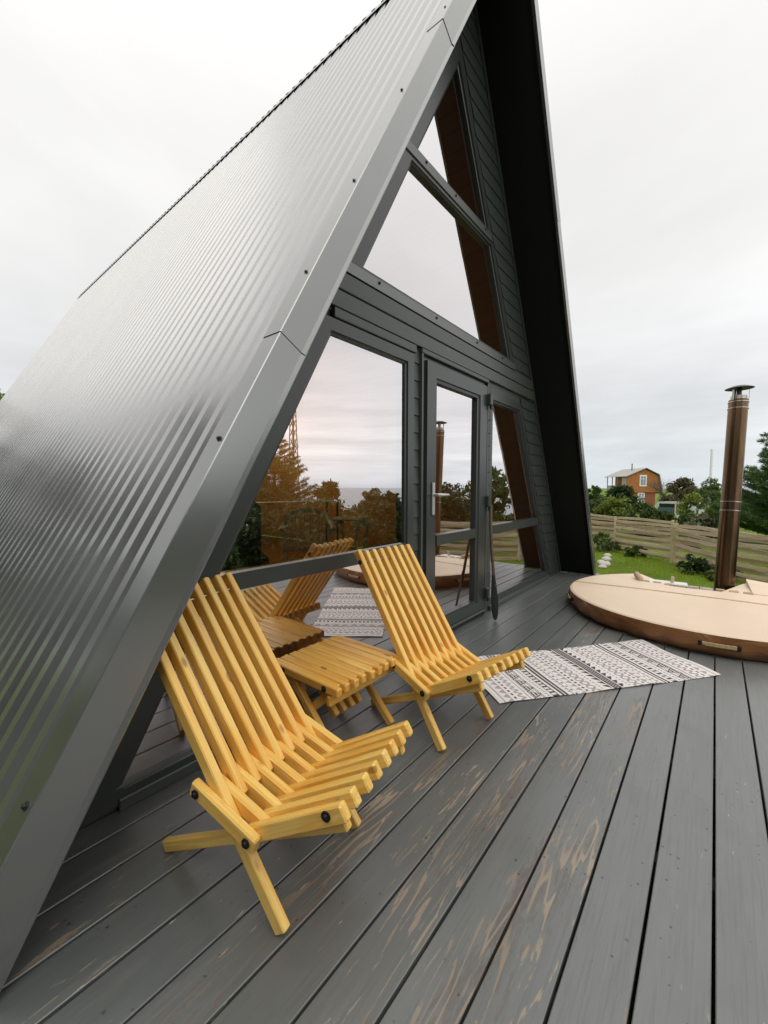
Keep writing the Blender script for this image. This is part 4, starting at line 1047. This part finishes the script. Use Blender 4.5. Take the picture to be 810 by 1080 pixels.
for i, (x, y, h, w_) in enumerate([(-4.2, -1.2, 7.2, 4.6), (-4.4, -5.2, 7.4, 5), (-5.5, 3.5, 6.0, 4.5), (-6.5, 8.5, 6.2, 5), (-1.6, -7.2, 7.6, 4.6)]):  # unseen dark trees added to block low sky light on deck and fascia
    tree('leafy_tree', x, y, h, w_, ('added shade tree nearest the left end of the deck', 'added shade tree off the seaward left corner of the deck', 'added shade tree beside the left roof slope, near its front', 'added shade tree beside the left roof slope, near its middle', 'added shade tree seaward of the deck, behind the viewer')[i], 'tree', 'leaf_dark', 190 + i, nclump=60, per=70, leaf=.15, low=.06)
# grass tufts on the visible lawn
rs = np.random.default_rng(4); n_ = 60000
gx = rs.uniform(6.6, 15.5, n_); gy = rs.uniform(-6, 5, n_)
keep = (gx - 6) > 0
gx, gy = gx[keep], gy[keep]; n_ = len(gx)
gzv = np.array([terr(a, b) for a, b in zip(gx, gy)]); P = np.stack([gx, gy, gzv - .01], 1)
ln = (.03 + .06 * rs.random(n_) ** 2) * (1 + 1.6 * (rs.random(n_) > .97)); a = rs.normal(size=(n_, 3)) * .35; a[:, 2] = 1; b = np.stack([rs.normal(size=n_), rs.normal(size=n_), np.zeros(n_)], 1); b /= np.linalg.norm(b, axis=1)[:, None]
wd = .006; q = np.stack([P - b * wd, P + b * wd, P + a * ln[:, None] + b * wd * .3, P + a * ln[:, None] - b * wd * .3], 1)
patch = .5 + .5 * np.sin(gx * 1.7 + np.sin(gy * 1.3) * 2) * np.cos(gy * 1.9); g = np.stack([np.clip(patch * .6 + .4 * rs.random(n_), 0, 1), rs.random(n_) ** 2, patch], 1)
o = quadmesh('lawn_grass', q.reshape(-1, 3), np.repeat(g, 4, 0), M['grassblade']); tag(o, 'bright green lawn grass between the deck and the fence', 'grass', kind='stuff')
# tall weeds along the fence foot, as low plants
for i, (x, y, h, w_, m_, lab) in enumerate([
    (14.5, .15, .30, .8, 'leaf_mid', 'weed clump at the fence foot, furthest left'), 
    (12.6, -1.35, .5, .8, 'leaf_dark', 'dark weeds at the fence foot, left of the flue'), (12.0, -1.75, .38, .7, 'leaf_mid', 'white flowered weeds by the fence beside the dark weeds'),
    (15.0, 1.2, .6, 1.0, 'leaf_mid', 'weeds against the left fence beside the roof edge')]):
    tree('weed_clump', x, y, h, w_, lab, 'plant', m_, 140 + i, nclump=16, per=50, leaf=.05, low=.0)
# pale stones beside the lawn
def stone(x, y, r, seed, lab):
    random.seed(seed); mb = MB(); V = []; n1, n2_ = 7, 9
    for i in range(n1 + 1):
        for j in range(n2_):
            th_ = math.pi * i / n1; ph_ = 2 * math.pi * j / n2_; k = r * (1 + random.uniform(-.12, .12)); V.append((k * math.sin(th_) * math.cos(ph_) * 1.2, k * math.sin(th_) * math.sin(ph_), k * math.cos(th_) * .6))
    mb.add(V, [(i * n2_ + j, i * n2_ + (j + 1) % n2_, (i + 1) * n2_ + (j + 1) % n2_, (i + 1) * n2_ + j) for i in range(n1) for j in range(n2_)])
    o = mb.build('stone', M['stone'], smooth='all'); o.location = (x, y, terr(x, y) + r * .3); tag(o, lab, 'stone', 'pale stones edging the lawn')
M['stone'] = simple('pale_stone', (.48, .45, .40), .85, var=.25, scale=8)
for i, (x, y, r) in enumerate([(13.9, .85, .12), (13.2, .75, .14), (12.7, .8, .10), (12.3, .62, .15), (11.9, .60, .11), (10.4, .42, .13), (9.9, .2, .10), (9.6, -.05, .12)]):
    stone(x, y, r, i, ('furthest pale stone by the left fence', 'large pale stone, second from the fence', 'small pale stone between two larger ones', 'largest pale stone in the row', 'pale stone where the row bends', 'pale stone next to the roof foot', 'small pale stone behind the tub cover edge', 'pale stone nearest the tub cover')[i])

# ------------------------------------------------------------------ orange cottage
ct = empty('wooden_cottage', (71.1, 6.5, -1.45), math.atan2(8.1, 71.1) + R_(37)); tag(ct, 'small orange timber cottage with gambrel roof and white windows', 'cottage')
ct.scale = (.72, .88, .9)
def gable(mb, x0, x1, pts):
    n = len(pts); V = [(x0, y, z) for y, z in pts] + [(x1, y, z) for y, z in pts]
    mb.add(V, [tuple(range(n - 1, -1, -1)), tuple(range(n, 2 * n))] + [(i, (i + 1) % n, (i + 1) % n + n, i + n) for i in range(n)], [(z, y, x) for x, y, z in V])
mb = MB(); gable(mb, .25, 6.6, [(-2.1, 0), (3.0, 0), (3.0, 2.3), (-2.1, 2.3)]); mb.build('ground_floor', wood('cottage_lower_boards', (.30, .11, .04), (.20, .07, .025), rough=.7), ct)
mb = MB(); gable(mb, 0, .2, [(-2.85, 2.2), (3.15, 2.2), (3.15, 4.75), (0, 6.0), (-2.25, 5.0)]); gable(mb, .2, 6.6, [(-2.85, 2.2), (1.6, 2.2), (1.6, 5.2), (0, 5.95), (-2.25, 4.95)])
upper = mb.build('upper_floor', M['cottage_wood'], ct)
rm = simple('pale_sheet_roof', (.36, .34, .31), .6)
mb = MB()
for (a, b) in (((-3.1, 2.0), (-2.35, 5.1)), ((-2.35, 5.1), (0, 6.15)), ((0, 6.15), (3.5, 4.75))):
    dy, dz = b[0] - a[0], b[1] - a[1]; l_ = math.hypot(dy, dz); ny, nz_ = -dz / l_ * .07, dy / l_ * .07
    pts = [(a[0], a[1]), (b[0], b[1]), (b[0] + ny, b[1] + nz_), (a[0] + ny, a[1] + nz_)]; gable(mb, -.35, 7.0, pts)
mb.build('roof', rm, ct)
dark = simple('porch_wood', (.10, .07, .05), .8)
mb = MB(); mb.box(.2, 6.6, 1.62, 3.2, 2.15, 2.25); mb.build('balcony_floor', dark, ct)
mb = MB(); mb.box(.2, 1.7, 3.0, 3.12, 2.25, 4.8); mb.box(3.0, 6.6, 3.05, 3.12, 2.25, 3.35); mb.build('balcony_panel', rm, ct)
for x in (3.0, 4.8, 6.5):
    mb = MB(); mb.box(x, x + .12, 3.02, 3.14, 2.25, 4.8); mb.build('balcony_post', rm, ct)
for (yc, zc, hw, hh) in ((.35, 4.1, .62, .92), (.45, 1.3, .62, .85)):
    mb = MB(); xo = 0 if zc > 2.5 else .25; mb.box(xo - .08, xo - .003, yc - hw, yc + hw, zc - hh, zc + hh); wf = mb.build('window', M['white'], ct)
    mb = MB(); mb.box(xo - .095, xo - .083, yc - hw + .2, yc + hw - .2, zc - hh + .2, zc + hh - .2); q = mb.build('pane', simple('far_pane', (.22, .24, .25), .2), wf)
    mb = MB(); mb.box(xo - .11, xo - .096, yc - .04, yc + .04, zc - hh + .15, zc + hh - .15); mb.box(xo - .112, xo - .098, yc - hw + .1, yc + hw - .1, zc + .25, zc + .33); q = mb.build('glazing_bar', M['white'], wf)
mb = MB(); mb.tube([(2.5, .9, 5.5), (2.5, .9, 7.0)], .09, 8); mb.build('stove_pipe', dark, ct)
# thin pole, tall fence post, vehicle, netting
mb = MB(); mb.tube([(0, 0, 0), (0, 0, 6.35)], [.10, .075], 10); o = mb.build('utility_pole', M['white']); o.location = (39.0, -1.32, -2.3); tag(o, 'thin white pole standing left of the flue', 'pole')
tr_ = empty('tower', (38.4, -46.8, -7.6)); tag(tr_, 'lattice steel tower on the seaward slope, reflected in the big window', 'tower')
mb = MB(); Hh = 21.5
def tc_(k, u):
    w_ = .75 - .5 * u; return Vector(((1, 1, -1, -1)[k] * w_, (1, -1, -1, 1)[k] * w_, Hh * u))
for k in range(4): mb.tube([tc_(k, 0), tc_(k, 1)], .07, 5)
for i in range(16):
    for k in range(4):
        mb.tube([tc_(k, i / 16), tc_((k + 1) % 4, (i + 1) / 16)], .035, 4); mb.tube([tc_((k + 1) % 4, i / 16), tc_(k, (i + 1) / 16)], .035, 4)
mb.build('lattice', simple('tower_steel', (.12, .09, .08), .6), tr_)
vh = empty('parked_van', (41.8, .95, -1.75), R_(60)); tag(vh, 'pale van with dark windows parked beyond the fence corner', 'van')
mb = MB(); prof = [(-1.9, .45), (1.7, .45), (1.9, .9), (1.35, 1.1), (.95, 1.75), (-1.8, 1.8), (-1.95, 1.3)]
V = [(x, -.75, z) for x, z in prof] + [(x, .75, z) for x, z in prof]; n = len(prof)
mb.add(V, [tuple(range(n)), tuple(range(2 * n - 1, n - 1, -1))] + [(i, i + n, (i + 1) % n + n, (i + 1) % n) for i in range(n)]); vb = mb.build('body', simple('pale_green_paint', (.50, .56, .50), .4), vh)
mb = MB(); mb.box(-1.5, .8, -.765, .765, 1.2, 1.62); mb.build('side_window', M['black'], vh)
for x in (-1.2, 1.15):
    for y in (-.72, .72):
        mb = MB(); mb.tube([(x, y - .1, .38), (x, y + .1, .38)], .38, 18); wl_ = mb.build('wheel', M['black'], vh)
nt_ = empty('netting_screen', (26.7, .40, -1.0), R_(80)); tag(nt_, 'dark teal netting screen beyond the fence corner', 'screen')
mb = MB(); mb.box(-.42, .42, -.012, .012, .1, 1.12); mb.build('net', simple('teal_net', (.05, .11, .10), .8), nt_)
for x in (-.42, .42):
    mb = MB(); mb.box(x - .03, x + .03, -.03, .03, 0, 1.3); mb.build('post', M['greywood'], nt_)
